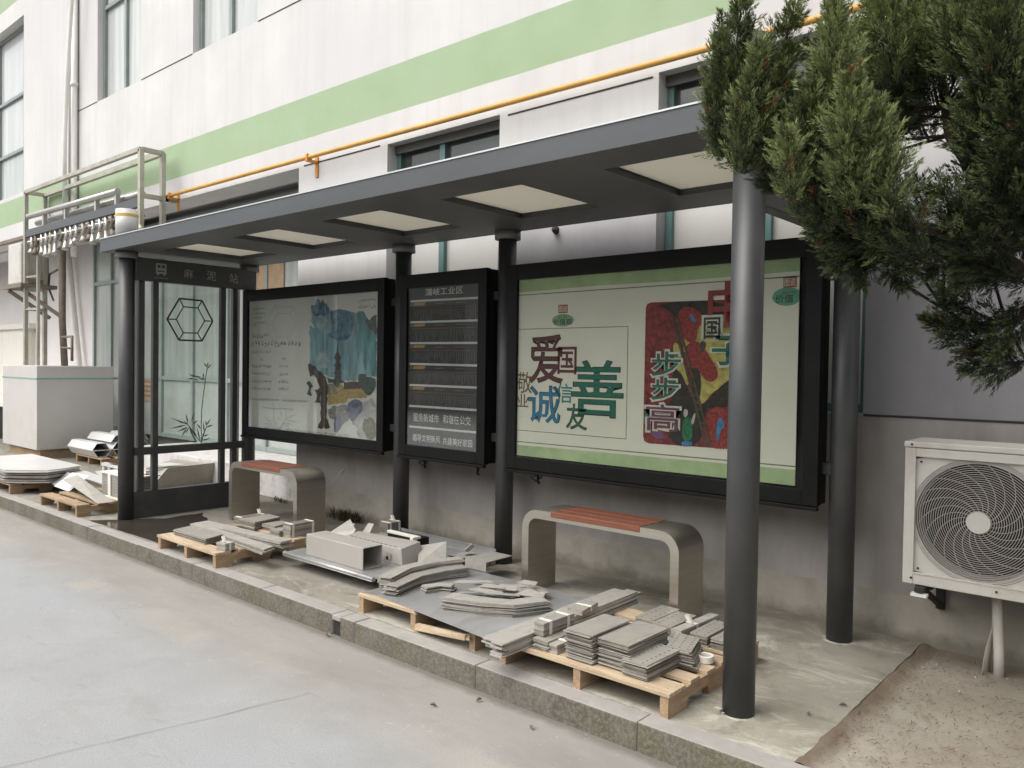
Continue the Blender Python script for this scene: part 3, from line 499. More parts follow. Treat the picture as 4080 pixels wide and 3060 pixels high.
# ================================================================ factory building
B = thing('factory_building', (-3,1.467,0), 'long cream factory wall with green painted stripes and teal framed windows behind the shelter', 'building')
LOWW = [(-4.02,-2.70),(-1.31,.01),(1.40,2.72),(4.1,5.42)]; UPW = [(-10.2,-8.85),(-7.51,-6.13),(-4.82,-3.45),(-2.1,-.77),(.6,1.95),(3.3,4.65)]
OPEN = [(a,b,1.178,3.339,.14) for a,b in LOWW]+[(a,b,4.98,7.1,.11) for a,b in UPW]+[(-10.93,-5.36,-.3,3.339,.32)]
def holed_wall(m, x0, x1, z0, z1, y, opens, extra=()):
    X = sorted({x0,x1,*[v for o in opens for v in o[:2]]}); Z = sorted({z0,z1,*extra,*[v for o in opens for v in o[2:4]]})
    for a, b in zip(X, X[1:]):
        for c, d in zip(Z, Z[1:]):
            if any(o[0]-1e-6 <= a and b <= o[1]+1e-6 and o[2]-1e-6 <= c and d <= o[3]+1e-6 for o in opens): continue
            m.quad((a,y,c),(b,y,c),(b,y,d),(a,y,d))
    for a, b, c, d, dp in opens:
        if dp != .32: m.quad((a,y,c),(a,y,d),(a,y+dp,d),(a,y+dp,c))
        m.quad((b,y,c),(b,y+dp,c),(b,y+dp,d),(b,y,d))
        m.quad((a,y,d),(b,y,d),(b,y+dp,d),(a,y+dp,d)); m.quad((a,y,c),(a,y+dp,c),(b,y+dp,c),(b,y,c))
m = MB(); holed_wall(m, -10.93, 9, -.3, 9, YW, OPEN, (.232,))
m.quad((-10.93,YW,9),(9,YW,9),(9,9,9),(-10.93,9,9)); m.quad((9,YW,-.3),(9,9,-.3),(9,9,9),(9,YW,9))
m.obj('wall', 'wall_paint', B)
# projecting left bay
m = MB(); YB_ = 1.36
bo = (-16.3,-12.76,4.07,6.85,.16)
holed_wall(m, -30, -10.932, 3.37, 9, YB_, [bo])
m.quad((-10.932,YB_,3.37),(-10.932,YW+.3,3.37),(-10.932,YW+.3,9),(-10.932,YB_,9)); m.quad((-30,YB_,3.37),(-30,2.3,3.37),(-10.932,2.3,3.37),(-10.932,YB_,3.37)); m.quad((-30,YB_,9),(-10.932,YB_,9),(-10.932,9,9),(-30,9,9))
m.obj('bay_wall', 'wall_paint', B)
m = MB(); m.bar((-30,1.33,3.33),(-10.95,1.33,3.33),.06,.05); m.obj('edge_rail', 'rust_steel', B)
# recessed entrance: ceiling, end wall, back wall
m = MB(); m.box(-30,-5.362,YW+.32,3.4,3.62,3.7); m.box(-30,-5.362,YW+.321,YW+.34,3.339,3.62); m.obj('porch_ceiling', 'porch_ceiling', B)
m = MB(); m.box(-5.36,-5.2,YW+.322,3.4,-.3,3.62); m.box(-30,-12.92,2.56,2.8,-.3,3.62); m.box(-12.92,-5.36,2.7,2.8,-.3,3.62); m.obj('porch_wall', 'porch_white', B)
# windows
def window(x0, x1, z0, z1, y, mull, trans, panes, fw=.045, mat='window_frame'):
    f = MB(); f.box(x0,x0+fw,y-.03,y+.03,z0,z1); f.box(x1-fw,x1,y-.03,y+.03,z0,z1); f.box(x0+fw,x1-fw,y-.03,y+.03,z0,z0+fw); f.box(x0+fw,x1-fw,y-.03,y+.03,z1-fw,z1)
    for x in mull: f.box(x-.03,x+.03,y-.034,y+.026,z0+fw,z1-fw)
    for z in trans: f.box(x0+fw,x1-fw,y-.037,y+.022,z-.025,z+.025)
    w = f.obj('window', mat, B)
    for a, b, c, d, pm in panes:
        g = MB(); g.box(a,b,y+.004,y+.014,c,d); g.obj('pane', pm, w)
    g = MB(); g.quad((x0,y+.16,z0),(x1,y+.16,z0),(x1,y+.16,z1),(x0,y+.16,z1)); g.obj('interior', 'interior_dark', w)
    return w
for i, (a, b) in enumerate(LOWW):
    g = MB(); g.box(a+.002,b-.002,YW+.085,YW+.104,3.265,3.337); g.obj('shutter_box', 'soffit_paint', B)
    xm = a+.58 if i == 0 else a+.06; y = YW+.14
    if i: xm = a+.70
    window(a+.005,b-.005,1.183,3.334,y,[xm],[2.62],[(a,xm,1.18,2.6,'pane_pale'),(xm,b,1.18,2.6,'pane_pale'),(a,xm,2.64,3.33,'pane_dark'),(xm,b,2.64,3.33,'pane_dark')])
for a, b in UPW:
    y = YW+.11; xm = a+.70
    window(a+.005,b-.005,4.985,7.095,y,[xm],[6.27],[(a,xm,4.98,6.25,'pane_curtain'),(xm,b,4.98,6.25,'pane_curtain'),(a,xm,6.29,7.1,'pane_curtain'),(xm,b,6.29,7.1,'pane_curtain')],mat='window_frame_grey')
a, b = bo[:2]; y = YB_+.16
window(a+.005,b-.005,4.075,6.845,y,[-13.15,-14.4],[4.85,5.75],[(a,b,4.08,4.83,'pane_green'),(a,b,4.87,5.73,'pane_curtain'),(a,b,5.77,6.84,'pane_curtain')],mat='window_frame_grey')
# glazed entrance front behind the left end screen
m = MB(); GX = [-12.88,-12.2,-11.3,-10.4,-9.45,-8.5,-7.55,-6.6,-5.42]; yg = 2.5
for x in GX: m.box(x-.03,x+.03,yg-.04,yg+.04,.29,3.5)
for z in (.32,1.17,2.71,3.47):
    for p, q in zip(GX, GX[1:]): m.box(p+.03,q-.03,yg-.036,yg+.036,z-.03,z+.03)
G = m.obj('glazed_front', 'front_frame', B)
for p, q in zip(GX, GX[1:]):
    for z0, z1, mt in ((.35,1.14,'pane_green_low'),(1.2,2.68,'pane_green'),(2.74,3.44,'pane_green')):
        g = MB(); g.box(p+.03,q-.03,yg-.004,yg+.004,z0,z1); g.obj('pane', mt, G)
m = MB(); m.box(-7.9,-7.18,2.478,2.490,2.30,2.68); m.obj('orange_film', 'kraft_orange', G)
m = MB(); m.box(-9.25,-5.362,1.55,2.46,-.001,.29); m.obj('entrance_step', 'step_white', B, .01)
# grooves cut in the plaster
for x0, x1, z, y in [(-2.617,-1.353,3.318,YW),(-5.273,-4.12,3.344,YW),(.014,1.398,1.176,YW),(-10.87,-10.21,4.985,YW),(-8.84,-7.52,4.98,YW),(-6.12,-4.83,4.975,YW)]:
    m = MB(); m.box(x0,x1,y-.003,y+.004,z-.006,z+.006); m.obj('groove', 'groove_dark', B)
m = MB(); m.tube([(-2.135,YW,2.40),(-2.13,YW-.03,2.40),(-2.11,YW-.05,2.385)],[.03,.022,.014],8); m.obj('pipe_stub', 'groove_dark', B)

# added building across the road, unseen: darkens glass reflections and blocks the low sky
OB = thing('sky_blocker_building', (-4,-13,-.11), 'plain grey building added behind the camera to block low sky and darken reflections', 'building')
m = MB(); holed_wall(m, -55, 45, -.12, 4.7, -13, [(-44+6*k,-40.5+6*k,1.2,3.4,-.2) for k in range(13)]); m.quad((-55,-13,4.7),(45,-13,4.7),(45,-22,4.7),(-55,-22,4.7)); m.obj('wall', 'sky_blocker_wall', OB)
m = MB(); m.box(-55,45,-13.5,-13.21,-.1,4.6); m.obj('windows', 'pane_dark', OB)

# yellow gas pipe and its brackets
T = thing('gas_pipe', (-4,1.36,3.37), 'long yellow gas pipe running along the factory wall above the shelter', 'pipe')
m = MB(); m.tube([(-7.95,1.367,3.372),(-6,1.367,3.375),(-4,1.367,3.372),(-2,1.367,3.366),(0,1.367,3.36),(3,1.367,3.36),(8.5,1.367,3.36)], .021, 10); m.obj('pipe_run', 'pipe_yellow', T)
for x in (-5.05,-7.83,1.2):
    m = MB(); m.box(x-.02,x+.02,1.335,YW,3.33,3.35); m.box(x+.10-.12,x+.14-.12,1.452,YW-.001,3.20,3.39); m.box(x-.012,x+.012,1.34,1.394,3.35,3.40); m.obj('bracket', 'pipe_orange', T)

# white rain pipes at the corner of the left bay
T = thing('rain_pipe', (-10.86,1.40,3.3), 'straight white plastic rain pipe in the corner between the two wall faces', 'pipe')
m = MB(); m.tube([(-10.87,1.415,9),(-10.87,1.415,3.4),(-10.87,1.415,2.9)], .045, 10); m.obj('pipe_run', 'pvc_white', T)
for z in (5.35,7.2): m = MB(); m.tube([(-10.87,1.415,z-.03),(-10.87,1.415,z+.03)], .054, 10); m.obj('joint', 'pvc_white', T)
T = thing('rain_pipe', (-10.85,1.30,3.4), 'slightly slanting white plastic pipe running down the edge of the left bay', 'pipe')
m = MB(); m.tube([(-10.38,1.30,9),(-10.66,1.30,6.45),(-10.82,1.30,5.42),(-10.90,1.30,4.56),(-10.90,1.30,3.40)], .030, 10); m.obj('pipe_run', 'pvc_white', T)
T = thing('rain_pipe', (-13.44,2.44,1.3), 'slanting white plastic pipe on the wall behind the big white block', 'pipe')
m = MB(); m.tube([(-14.02,2.46,3.60),(-13.95,2.44,3.36),(-13.69,2.44,2.28),(-13.44,2.44,1.32),(-13.3,2.44,.8)], .055, 10); m.obj('pipe_run', 'pvc_white', T)

# ================================================================ bus shelter
SH = thing('bus_shelter', (-2.9,.6,0), 'dark grey metal bus shelter with round posts and a flat roof', 'bus shelter')
XL, XR_, YF, YR, ZB, ZT = -6.02, .22, -.139, 1.25, 2.379, 2.487
PX0, PP, PW, PY0, PY1 = -5.443, 1.1557, .627, .154, .895
panels = [(PX0+k*PP, PX0+k*PP+PW) for k in range(5)]
m = MB(); opens = [(a,b,PY0,PY1) for a,b in panels]
X = sorted({XL+.004,XR_-.004,*[v for o in panels for v in o]}); Y = [YF+.004,PY0,PY1,YR-.004]
for a, b in zip(X, X[1:]):
    for c, d in zip(Y, Y[1:]):
        if (a,b) in panels and c == PY0: continue
        m.quad((a,c,ZB),(a,d,ZB),(b,d,ZB),(b,c,ZB))
for a, b in panels:
    z = ZB+.042
    m.quad((a,PY0,ZB),(a,PY1,ZB),(a,PY1,z),(a,PY0,z),1); m.quad((b,PY0,ZB),(b,PY0,z),(b,PY1,z),(b,PY1,ZB),1)
    m.quad((a,PY1,ZB),(b,PY1,ZB),(b,PY1,z),(a,PY1,z),1); m.quad((a,PY0,ZB),(a,PY0,z),(b,PY0,z),(b,PY0,ZB),1)
m.obj('soffit', ['soffit_paint','dark_paint'], SH)
m = MB(); m.box(XL,XR_,YF,YF+.004,ZB-.002,ZT); m.box(XL,XL+.004,YF+.004,YR,ZB-.002,ZT); m.box(XR_-.004,XR_,YF+.004,YR,ZB-.002,ZT); m.box(XL+.004,XR_-.004,YR-.004,YR,ZB-.002,ZT)
for a, b in zip(X, X[1:]):
    for c, d in zip(Y, Y[1:]):
        if not ((a,b) in panels and c == PY0): m.quad((a,c,ZT-.012),(b,c,ZT-.012),(b,d,ZT-.012),(a,d,ZT-.012))
rf = m.obj('roof', 'fascia_paint', SH)
m = MB(); m.box(XL-.004,XR_+.004,YF-.006,YF+.02,ZT+.001,ZT+.009); m.box(XL-.004,XL+.02,YF+.02,YR,ZT+.001,ZT+.009); m.box(XR_-.02,XR_+.004,YF+.02,YR,ZT+.001,ZT+.009); m.obj('edge_trim', 'trim_light', rf)
for a, b in panels:
    m = MB(); m.box(a+.002,b-.002,PY0+.002,PY1-.002,ZB+.034,ZB+.04)
    for k in range(34):
        yy = PY0+.012+k*(PY1-PY0-.024)/33; m.box(a+.0005,a+.010,yy-.004,yy+.004,ZB+.028,ZB+.034,1)
    m.obj('ceiling_panel', ['ceiling_panel','dark_paint'], SH)
POSTS = [('FR',0,0),('FL',-5.80,0),('BR',0,1.2),('BL',-5.80,1.2),('B2',-3.4825,1.2),('B3',-2.3644,1.2)]
for nm, x, y in POSTS:
    m = MB(); m.tube([(x,y,-.05),(x,y,ZB-.001)], .065, 40); p = m.obj('post', 'post_paint', SH)
    m = MB(); m.tube([(x,y,2.318),(x,y,ZB-.002)], .093, 40); m.obj('collar', 'collar_paint', p)
    if y == 0:
        m = MB(); m.tube([(x,y,ZT-.008),(x,y,2.745)], .093, 40); c = m.obj('post_cap', 'cap_white' if nm == 'FL' else 'cap_grey', SH)
        m = MB(); m.tube([(x,y,2.680),(x,y,2.705)] if nm == 'FL' else [(x,y,2.645),(x,y,2.68)], .0945, 40, cap=False); m.obj('reflective_band', 'yellow_band' if nm == 'FL' else 'pipe_orange', c)
    if nm in ('FR','BR'):
        m = MB(); Q = []
        for k in range(26): a = 2*math.pi*k/26; r = .082+random.uniform(-.010,.016); Q.append((x+r*math.cos(a), y+r*math.sin(a)))
        m.prism(Q, -.002, .004, 0, [(x+(a-x)*.86, y+(b-y)*.86) for a, b in Q]); m.obj('mortar_collar', 'slab_concrete', p)
    if nm == 'FR':
        m = MB(); m.box(-.075,-.045,-.075,-.05,0,.022); m.box(-.05,-.03,-.07,-.06,0,.012); m.obj('mortar_lump', 'slab_concrete', p)
# end header boards
m = MB(); m.box(-5.80,-5.731,.05,1.228,2.131,2.336); hd = m.obj('sign_board', 'dark_paint', SH, .004)
m = MB(); m.box(-.035,.035,.05,1.15,2.089,2.30); m.obj('end_beam', 'dark_paint', SH, .004)
XT = -5.7295
for ch, bx in [('麻',(.489,2.190,.577,2.274)),('泥',(.712,2.188,.806,2.278)),('站',(.944,2.184,1.036,2.276))]:
    glyphs(ch, bx, hd, 'lettering', 'ink_sign', 'YZ', XT, .004, -.004)
m = MB()
def yz(m, a0, a1, z0, z1, mi=0): m.box(XT-.001,XT+.001,a0,a1,z0,z1,mi)
yz(m,.228,.323,2.285,2.298); yz(m,.228,.242,2.22,2.285); yz(m,.309,.323,2.22,2.285); yz(m,.242,.309,2.235,2.256); yz(m,.270,.281,2.256,2.285); yz(m,.228,.323,2.205,2.222); yz(m,.238,.255,2.19,2.205); yz(m,.296,.313,2.19,2.205)
m.obj('bus_symbol', 'ink_sign', hd)
m = MB()
for k in range(9): yz(m, .212+k*.0145, .221+k*.0145, 2.163, 2.170)
m.obj('lettering', 'ink_sign', hd)
# end screen: bars, rails, glass
for y in (.1255,.2525,.911,1.0365):
    m = MB(); m.box(-5.825,-5.775,y-.026,y+.026,.243,2.131); m.obj('bar', 'dark_paint', SH, .004)
for y in (.078,1.083):
    m = MB(); m.box(-5.81,-5.79,y-.007,y+.007,.24,2.131); m.obj('edge_strip', 'trim_light', SH)
m = MB(); m.box(-5.83,-5.77,.05,1.145,.567,.634); m.obj('rail', 'dark_paint', SH, .004)
m = MB(); m.box(-5.835,-5.765,.03,1.16,-.02,.24); m.obj('base_panel', 'dark_paint', SH, .004)
m = MB(); m.box(-5.804,-5.796,.279,.885,.634,2.131); gp = m.obj('glass_pane', 'screen_glass', SH)
XG = -5.7945
def strokeYZ(m, a, b, w, x=XG):
    a = Vector(a); b = Vector(b); d = (b-a).normalized(); q = Vector((-d.y,d.x))*w/2
    m.add([(x,*(a-q)),(x,*(b-q)),(x,*(b+q)),(x,*(a+q))],[(0,1,2,3)])
O = [(.478,2.0),(.70,1.996),(.809,1.806),(.701,1.613),(.476,1.614),(.363,1.803)]; I = [(.517,1.926),(.659,1.924),(.728,1.806),(.657,1.686),(.517,1.683),(.450,1.806)]
m = MB()
for k in range(6):
    strokeYZ(m, O[k], O[(k+1)%6], .016); strokeYZ(m, I[k], I[(k+1)%6], .011); strokeYZ(m, O[k], I[k], .011)
m.obj('hexagon_motif', 'ink_hex', gp)
m = MB()
st = [(.703,.636),(.700,.80),(.702,.94),(.715,1.06),(.732,1.19),(.742,1.27),(.757,1.36)]
for a, b in zip(st, st[1:]): strokeYZ(m, a, b, .008)
def leaf(a, b, w=.015, x=XG):
    a = Vector(a); b = Vector(b); d = b-a; q = Vector((-d.y,d.x)).normalized()*w/2; c = a+d*.4
    m.add([(x,*a),(x,*(c-q)),(x,*b),(x,*(c+q))],[(0,1,2,3)])
for a, b in [((.757,1.36),(.72,1.41)),((.757,1.35),(.80,1.395)),((.757,1.36),(.765,1.42)),((.735,1.25),(.70,1.275)),((.735,1.24),(.66,1.262)),((.70,1.262),(.62,1.285)),((.66,1.26),(.565,1.30)),((.66,1.255),(.60,1.235)),((.64,1.262),(.545,1.245)),((.72,1.27),(.715,1.31)),((.66,1.25),(.65,1.225)),
             ((.62,.70),(.57,.83)),((.57,.82),(.398,.893)),((.56,.82),(.392,.79)),((.56,.80),(.50,.695)),((.57,.83),(.545,.93)),((.60,.84),(.633,.946)),((.57,.80),(.46,.755)),((.58,.81),(.52,.865)),((.58,.80),(.54,.73)),((.66,.645),(.58,.665)),((.65,.66),(.60,.74)),((.69,.66),(.655,.80)),((.66,.645),(.62,.70)),((.66,.70),(.60,.78)),((.61,.82),(.67,.86)),
             ((.703,.66),(.75,.80)),((.75,.80),(.796,.875)),((.75,.79),(.825,.805)),((.73,.74),(.72,.85)),((.70,.77),(.65,.83)),((.72,.70),(.78,.72)),((.70,.66),(.80,.68)),((.75,.80),(.745,.86))]: leaf(a, b)
for a, b in [((.703,.645),(.65,.70)),((.65,.70),(.57,.82)),((.703,.65),(.73,.74)),((.73,.74),(.76,.80))]: strokeYZ(m, a, b, .007)
m.obj('bamboo_motif', 'ink_leaf', gp)

# ================================================================ display cases
def case(x0, x1, label):
    T = thing('display_case', ((x0+x1)/2,1.15,.70), label, 'display case', 'display cases between the rear posts')
    z0, z1, yf, yb, fw = .705, 2.115, 1.080, 1.222, .105
    m = MB(); m.box(x0,x0+fw-.022,yf,yf+.045,z0,z1); m.box(x1-fw+.022,x1,yf,yf+.045,z0,z1); m.box(x0+fw-.022,x1-fw+.022,yf,yf+.045,z0,z0+fw-.02); m.box(x0+fw-.022,x1-fw+.022,yf,yf+.045,z1-fw,z1)
    m.box(x0-.004,x1+.004,yf-.014,yf+.02,z0-.022,z0-.002)
    m.obj('frame', 'black_frame', T, .003)
    m = MB(); m.box(x0+.006,x1-.006,yf+.047,yb,z0+.004,z1-.004); m.box(x0+.02,x0+.05,yb,yb+.03,z0+.1,z1-.1); m.box(x1-.018,x1-.004,yf+.06,yb-.02,z0+.03,z1-.03); m.obj('housing', 'case_side', T, .003)
    for z in (.90,1.92):
        for x in (x0-.02,x1+.02): m = MB(); m.box(x-.03,x+.03,1.16,1.20,z-.03,z+.03); m.obj('bracket', 'dark_paint', T)
    m = MB(); m.box(x0+fw-.022,x1-fw+.022,yf+.008,yf+.012,z0+fw-.02,z1-fw); m.obj('glass', 'case_glass', T)
    return T
YP = 1.0995
def flat_poly(name, pts, y, mat, parent):
    m = MB(); m.polyXZ(pts, y); return m.obj(name, mat, parent)
# --- left case
C1 = case(-5.715,-3.578,'wide display case holding the pagoda landscape poster, left of the narrow case')
m = MB(); m.box(-5.64,-3.655,YP+.004,YP+.008,.77,2.02); m.box(-5.66,-5.64,YP+.002,YP+.02,.79,2.0); p1 = m.obj('poster', 'poster_paper', C1)
y = YP+.003
for i, (nm, mt) in enumerate([('sky','art_sky'),('mountain','art_deep'),('mountain2','art_deep'),('cloud','art_cloud'),('cloud2','art_cloud'),('willow','art_willow'),('pine','art_bough'),('water','art_water'),('reflection','art_iris'),('rock','art_rock'),('house','art_house'),('house2','art_stone'),('roofs','art_roof'),('roofs2','art_bough'),('wood','art_bough'),('bridge','art_arch'),('bush','art_bough'),('bush2','art_arch'),('iris','art_iris'),('olive','art_scrub'),('pagoda','art_pagoda')]):
    pts = DATA['art1'][nm]; Q = []
    if nm in ('cloud','cloud2','mountain2','iris','rock','olive','wood','water','willow'): pts = [q for (a,b),(c,d) in zip(pts, pts[1:]+pts[:1]) for q in ((.75*a+.25*c,.75*b+.25*d),(.25*a+.75*c,.25*b+.75*d))]
    for (a,b),(c,d) in zip(pts, pts[1:]+pts[:1]):
        L = math.hypot(c-a,d-b); n = max(1,int(L/.03)); j = .004 if nm in ('house','pagoda','house2','roofs') else .011
        Q.append((a,b))
        for k in range(1,n): Q.append((a+(c-a)*k/n+random.uniform(-j,j), b+(d-b)*k/n+random.uniform(-j,j)))
    flat_poly('landscape_painting', [(min(a,-3.668),b) for a,b in Q], y-.0002*i, mt, p1)
m = MB()
for (x0,z0),(x1,z1),h in DATA['lines1']:
    n = max(1,int(round(abs(x1-x0)/(h*1.15))))
    for k in range(n):
        cx = x0+(x1-x0)*(k+.5)/n; cz = z0+(z1-z0)*(k+.5)/n; w = h*.78
        for q in range(5):
            if random.random() < .5: xx = cx+random.uniform(-w/2,w/4); zz = cz+random.uniform(-h/2,h/2); m.polyXZ([(xx,zz),(min(xx+w*.6,cx+w/2),zz),(min(xx+w*.6,cx+w/2),zz+h*.13),(xx,zz+h*.13)], y-.0002)
            else: xx = cx+random.uniform(-w/2,w/2); zz = cz+random.uniform(-h/2,0); m.polyXZ([(xx,zz),(xx+h*.12,zz),(xx+h*.12,zz+h*.55),(xx,zz+h*.55)], y-.0002)
m.obj('lettering', 'marks_grey', p1)
m = MB(); 
for k in range(4): m.polyXZ([(-5.61,1.93-k*.055),(-5.55+.05*(k%2),1.932-k*.055),(-5.55+.05*(k%2),1.955-k*.055),(-5.61,1.953-k*.055)], y-.0003)
m.obj('stamp', 'poster_pale', p1)
# --- narrow route case
C2 = case(-3.388,-2.455,'narrow display case with the black bus route board, between the two middle posts')
m = MB(); m.box(-3.31,-2.535,YP+.004,YP+.008,.78,2.02); p2_ = m.obj('route_board', 'route_black', C2)
y = YP+.0025
m = MB()
for (x0,z0),(x1,z1) in DATA['bars2']: m.polyXZ([(-3.285,z0-.008),(-2.555,z1-.008),(-2.555,z1+.008),(-3.285,z0+.008)], y)
m.obj('divider_line', 'ink_silver', p2_)
m = MB()
for q in DATA['orange2']:
    m.polyXZ([(a,b) for a,b in q], y); m.polyXZ([(-3.285,q[2][1]),(-3.272,q[2][1]),(-3.258,q[0][1]),(-3.271,q[0][1])], y)
m.obj('route_tag', 'ink_orange', p2_)
m = MB()
for (x0,z0),(x1,z1) in DATA['thin2']: m.polyXZ([(x0,z0-.004),(x1,z1-.004),(x1,z1+.004),(x0,z0+.004)], y)
m.obj('route_line', 'ink_bronze', p2_)
m = MB()
for (x0,z0),(x1,z1) in DATA['thin2']:
    k = 0; xx = x0+.03
    while xx < x1-.01:
        L = random.choice([.03,.045,.06,.075,.09]); zz = z0-.014
        while L > 0:
            m.polyXZ([(xx,zz-.010),(xx+.006,zz-.010),(xx+.006,zz-.002),(xx,zz-.002)], y); zz -= .0125; L -= .0125
        xx += random.choice([.018,.022,.026])
    for c in (-3.0,-2.78): 
        for k in range(6): m.polyXZ([(c+k*.016,z0+.022),(c+k*.016+.010,z0+.022),(c+k*.016+.010,z0+.030),(c+k*.016,z0+.030)], y)
m.obj('stop_names', 'marks_pale', p2_)
for body, key in [('蒲岐工业区','title'),('服务新城市','s1'),('和谐在公交','s2'),('倡导文明新风','s3'),('共建美好家园','s4')]:
    bx = DATA['t2'][key]; bx = (bx[0],min(bx[1],bx[3]),bx[2],max(bx[1],bx[3]))
    if key == 'title': bx = (-3.116,1.945,-2.71,2.0)
    else: bx = (bx[0],bx[1]-.012,bx[2],bx[3]+.012)
    glyphs(body, bx, p2_, 'lettering', 'ink_silver', 'XZ', y-.0003, .006)
# --- right case
C3 = case(-2.25,-.088,'wide display case holding the cream slogan poster, right of the narrow case')
m = MB(); m.box(-2.172,-.215,YP+.004,YP+.008,.80,2.02); p3 = m.obj('poster', 'poster_cream', C3); y = YP+.003
def ink(name, pts, mt, dy=0): return flat_poly(name, pts, y-dy, mt, p3)
X0, X1 = -2.172, -.215
ink('green_border', [(X0,1.925),(-1.9,1.928),(-1.5,1.935),(-.9,1.93),(X1,1.94),(X1,2.02),(X0,2.02)], 'poster_green')
ink('green_border', [(X0,.80),(X1,.80),(X1,.885),(X0,.872)], 'poster_green')
for z in (1.905,.895): ink('border_line', [(X0,z-.004),(X1,z+.004),(X1,z+.011),(X0,z+.003)], 'ink_linegreen')
m = MB()
for a, b in (((X0,1.67),(-1.277,1.67)),((-1.277,1.67),(-1.277,.974)),((-1.277,.974),(X0,.974))): m.strokeXZ(a, b, .005, y)
m.obj('border_line', 'ink_linegreen', p3)
def ell(bx): 
    cx, cz, rx, rz = (bx[0]+bx[2])/2, (bx[1]+bx[3])/2, (bx[2]-bx[0])/2, (bx[3]-bx[1])/2
    return [(min(cx+rx*math.cos(k*math.pi/16),X1),cz+rz*math.sin(k*math.pi/16)) for k in range(32)]
ink('oval_badge', ell(DATA['oval']), 'ink_oval'); ink('oval_badge', ell(DATA['oval2']), 'ink_oval2')
for bx in (DATA['seal'], DATA['seal2']):
    ink('seal_badge', [(bx[0],bx[1]),(bx[2],bx[1]),(bx[2],bx[3]),(bx[0],bx[3])], 'ink_seal')
    glyphs('图说', (bx[0]+.006,bx[1]+.008,bx[2]-.006,bx[3]-.008), p3, 'lettering', 'poster_cream', 'XZ', y-.0006)
glyphs('我们的', DATA['ovt1'], p3, 'lettering', 'ink_moss', 'XZ', y-.0006); glyphs('价值观', DATA['ovt2'], p3, 'lettering', 'ink_dark', 'XZ', y-.0006, .01)
glyphs('我们的', DATA['ov2t1'], p3, 'lettering', 'ink_moss', 'XZ', y-.0006); b2 = DATA['ov2t2']; glyphs('价值', (b2[0],b2[1],-.245,b2[3]), p3, 'lettering', 'ink_dark', 'XZ', y-.0006, .01)
for ch, mt, off in [('爱','ink_maroon',.009),('国','ink_maroon',.020),('善','ink_green',.022),('诚','ink_blue',.021),('信','ink_teal',.014),('友','ink_olive_green',.022),('敬','ink_brown',.006),('业','ink_brown',.008)]:
    bx = DATA['t3'][ch]; e = .008
    if ch in '爱善诚友': glyphs(ch, (max(X0,bx[0]-e),bx[1]-e,bx[2]+e,bx[3]+e), p3, 'lettering_outline', 'ink_dark', 'XZ', y-.0004, (.016 if ch in '爱善诚友' else .006))
    glyphs(ch, bx, p3, 'lettering', mt, 'XZ', y-.0008, off*.3 if ch in '爱善诚友' else off*.6)
for i, (nm, mt) in enumerate([('panel','art_panel'),('dark','art_shade'),('yellow','art_glow'),('yellow2','art_glow'),('darkmid','art_shade'),('corn1','art_corn'),('corn2','art_corn'),('corn3','art_corn'),('teal','art_tealp'),('violet','art_violet'),('man','art_shade'),('head','art_pagoda'),('blue1','art_cobalt'),('blue2','art_cobalt'),('green','art_jacket'),('blue3','art_cobalt'),('face','art_skin'),('arm','art_skin')]):
    pts = DATA['art3'][nm]
    if nm != 'panel':
        for _ in range(2): pts = [q for (a,b),(c,d) in zip(pts, pts[1:]+pts[:1]) for q in ((.75*a+.25*c,.75*b+.25*d),(.25*a+.75*c,.25*b+.75*d))]
    if nm.startswith(('corn','darkmid')):
        cx, cz = sum(p[0] for p in pts)/len(pts), sum(p[1] for p in pts)/len(pts); Q = []
        for (a,b),(c,d) in zip(pts, pts[1:]+pts[:1]):
            L = math.hypot(c-a,d-b); nn = max(1, round(L/.018))
            for k in range(nn):
                for f, e in ((.15,.0),(.5,.007),(.85,.0)):
                    t = (k+f)/nn; x, z = a+(c-a)*t, b+(d-b)*t; h = math.hypot(x-cx,z-cz)+1e-6; Q.append((x+(x-cx)/h*e, z+(z-cz)/h*e))
        pts = Q
    ink('harvest_painting', pts, mt, .0002*(i+1))
m = MB(); (a0,a1),(b0,b1) = DATA['ladder']
m.strokeXZ(a0,a1,.014,y-.0042); m.strokeXZ(b0,b1,.014,y-.0042)
for k in range(9):
    t = .05+k*.11; m.strokeXZ((a0[0]+(a1[0]-a0[0])*t,a0[1]+(a1[1]-a0[1])*t),(b0[0]+(b1[0]-b0[0])*t,b0[1]+(b1[1]-b0[1])*t),.014,y-.0044)
m.obj('harvest_painting', 'art_rung', p3)
for ch, mt, off, halo in [('中','ink_red',.02,.0),('国','ink_dark',.014,.04),('子','ink_green',.016,.045),('步','ink_green',.012,.04),('步2','ink_green',.012,.04),('高','ink_purple',.008,.035)]:
    bx = DATA['t3b'][ch]; c0 = ch[0]
    if halo:
        e = .014; glyphs(c0, (bx[0]-e,bx[1]-e,bx[2]+e,bx[3]+e), p3, 'lettering', 'ink_white', 'XZ', y-.005, halo)
    glyphs(c0, bx, p3, 'lettering', mt, 'XZ', y-.0056, off)
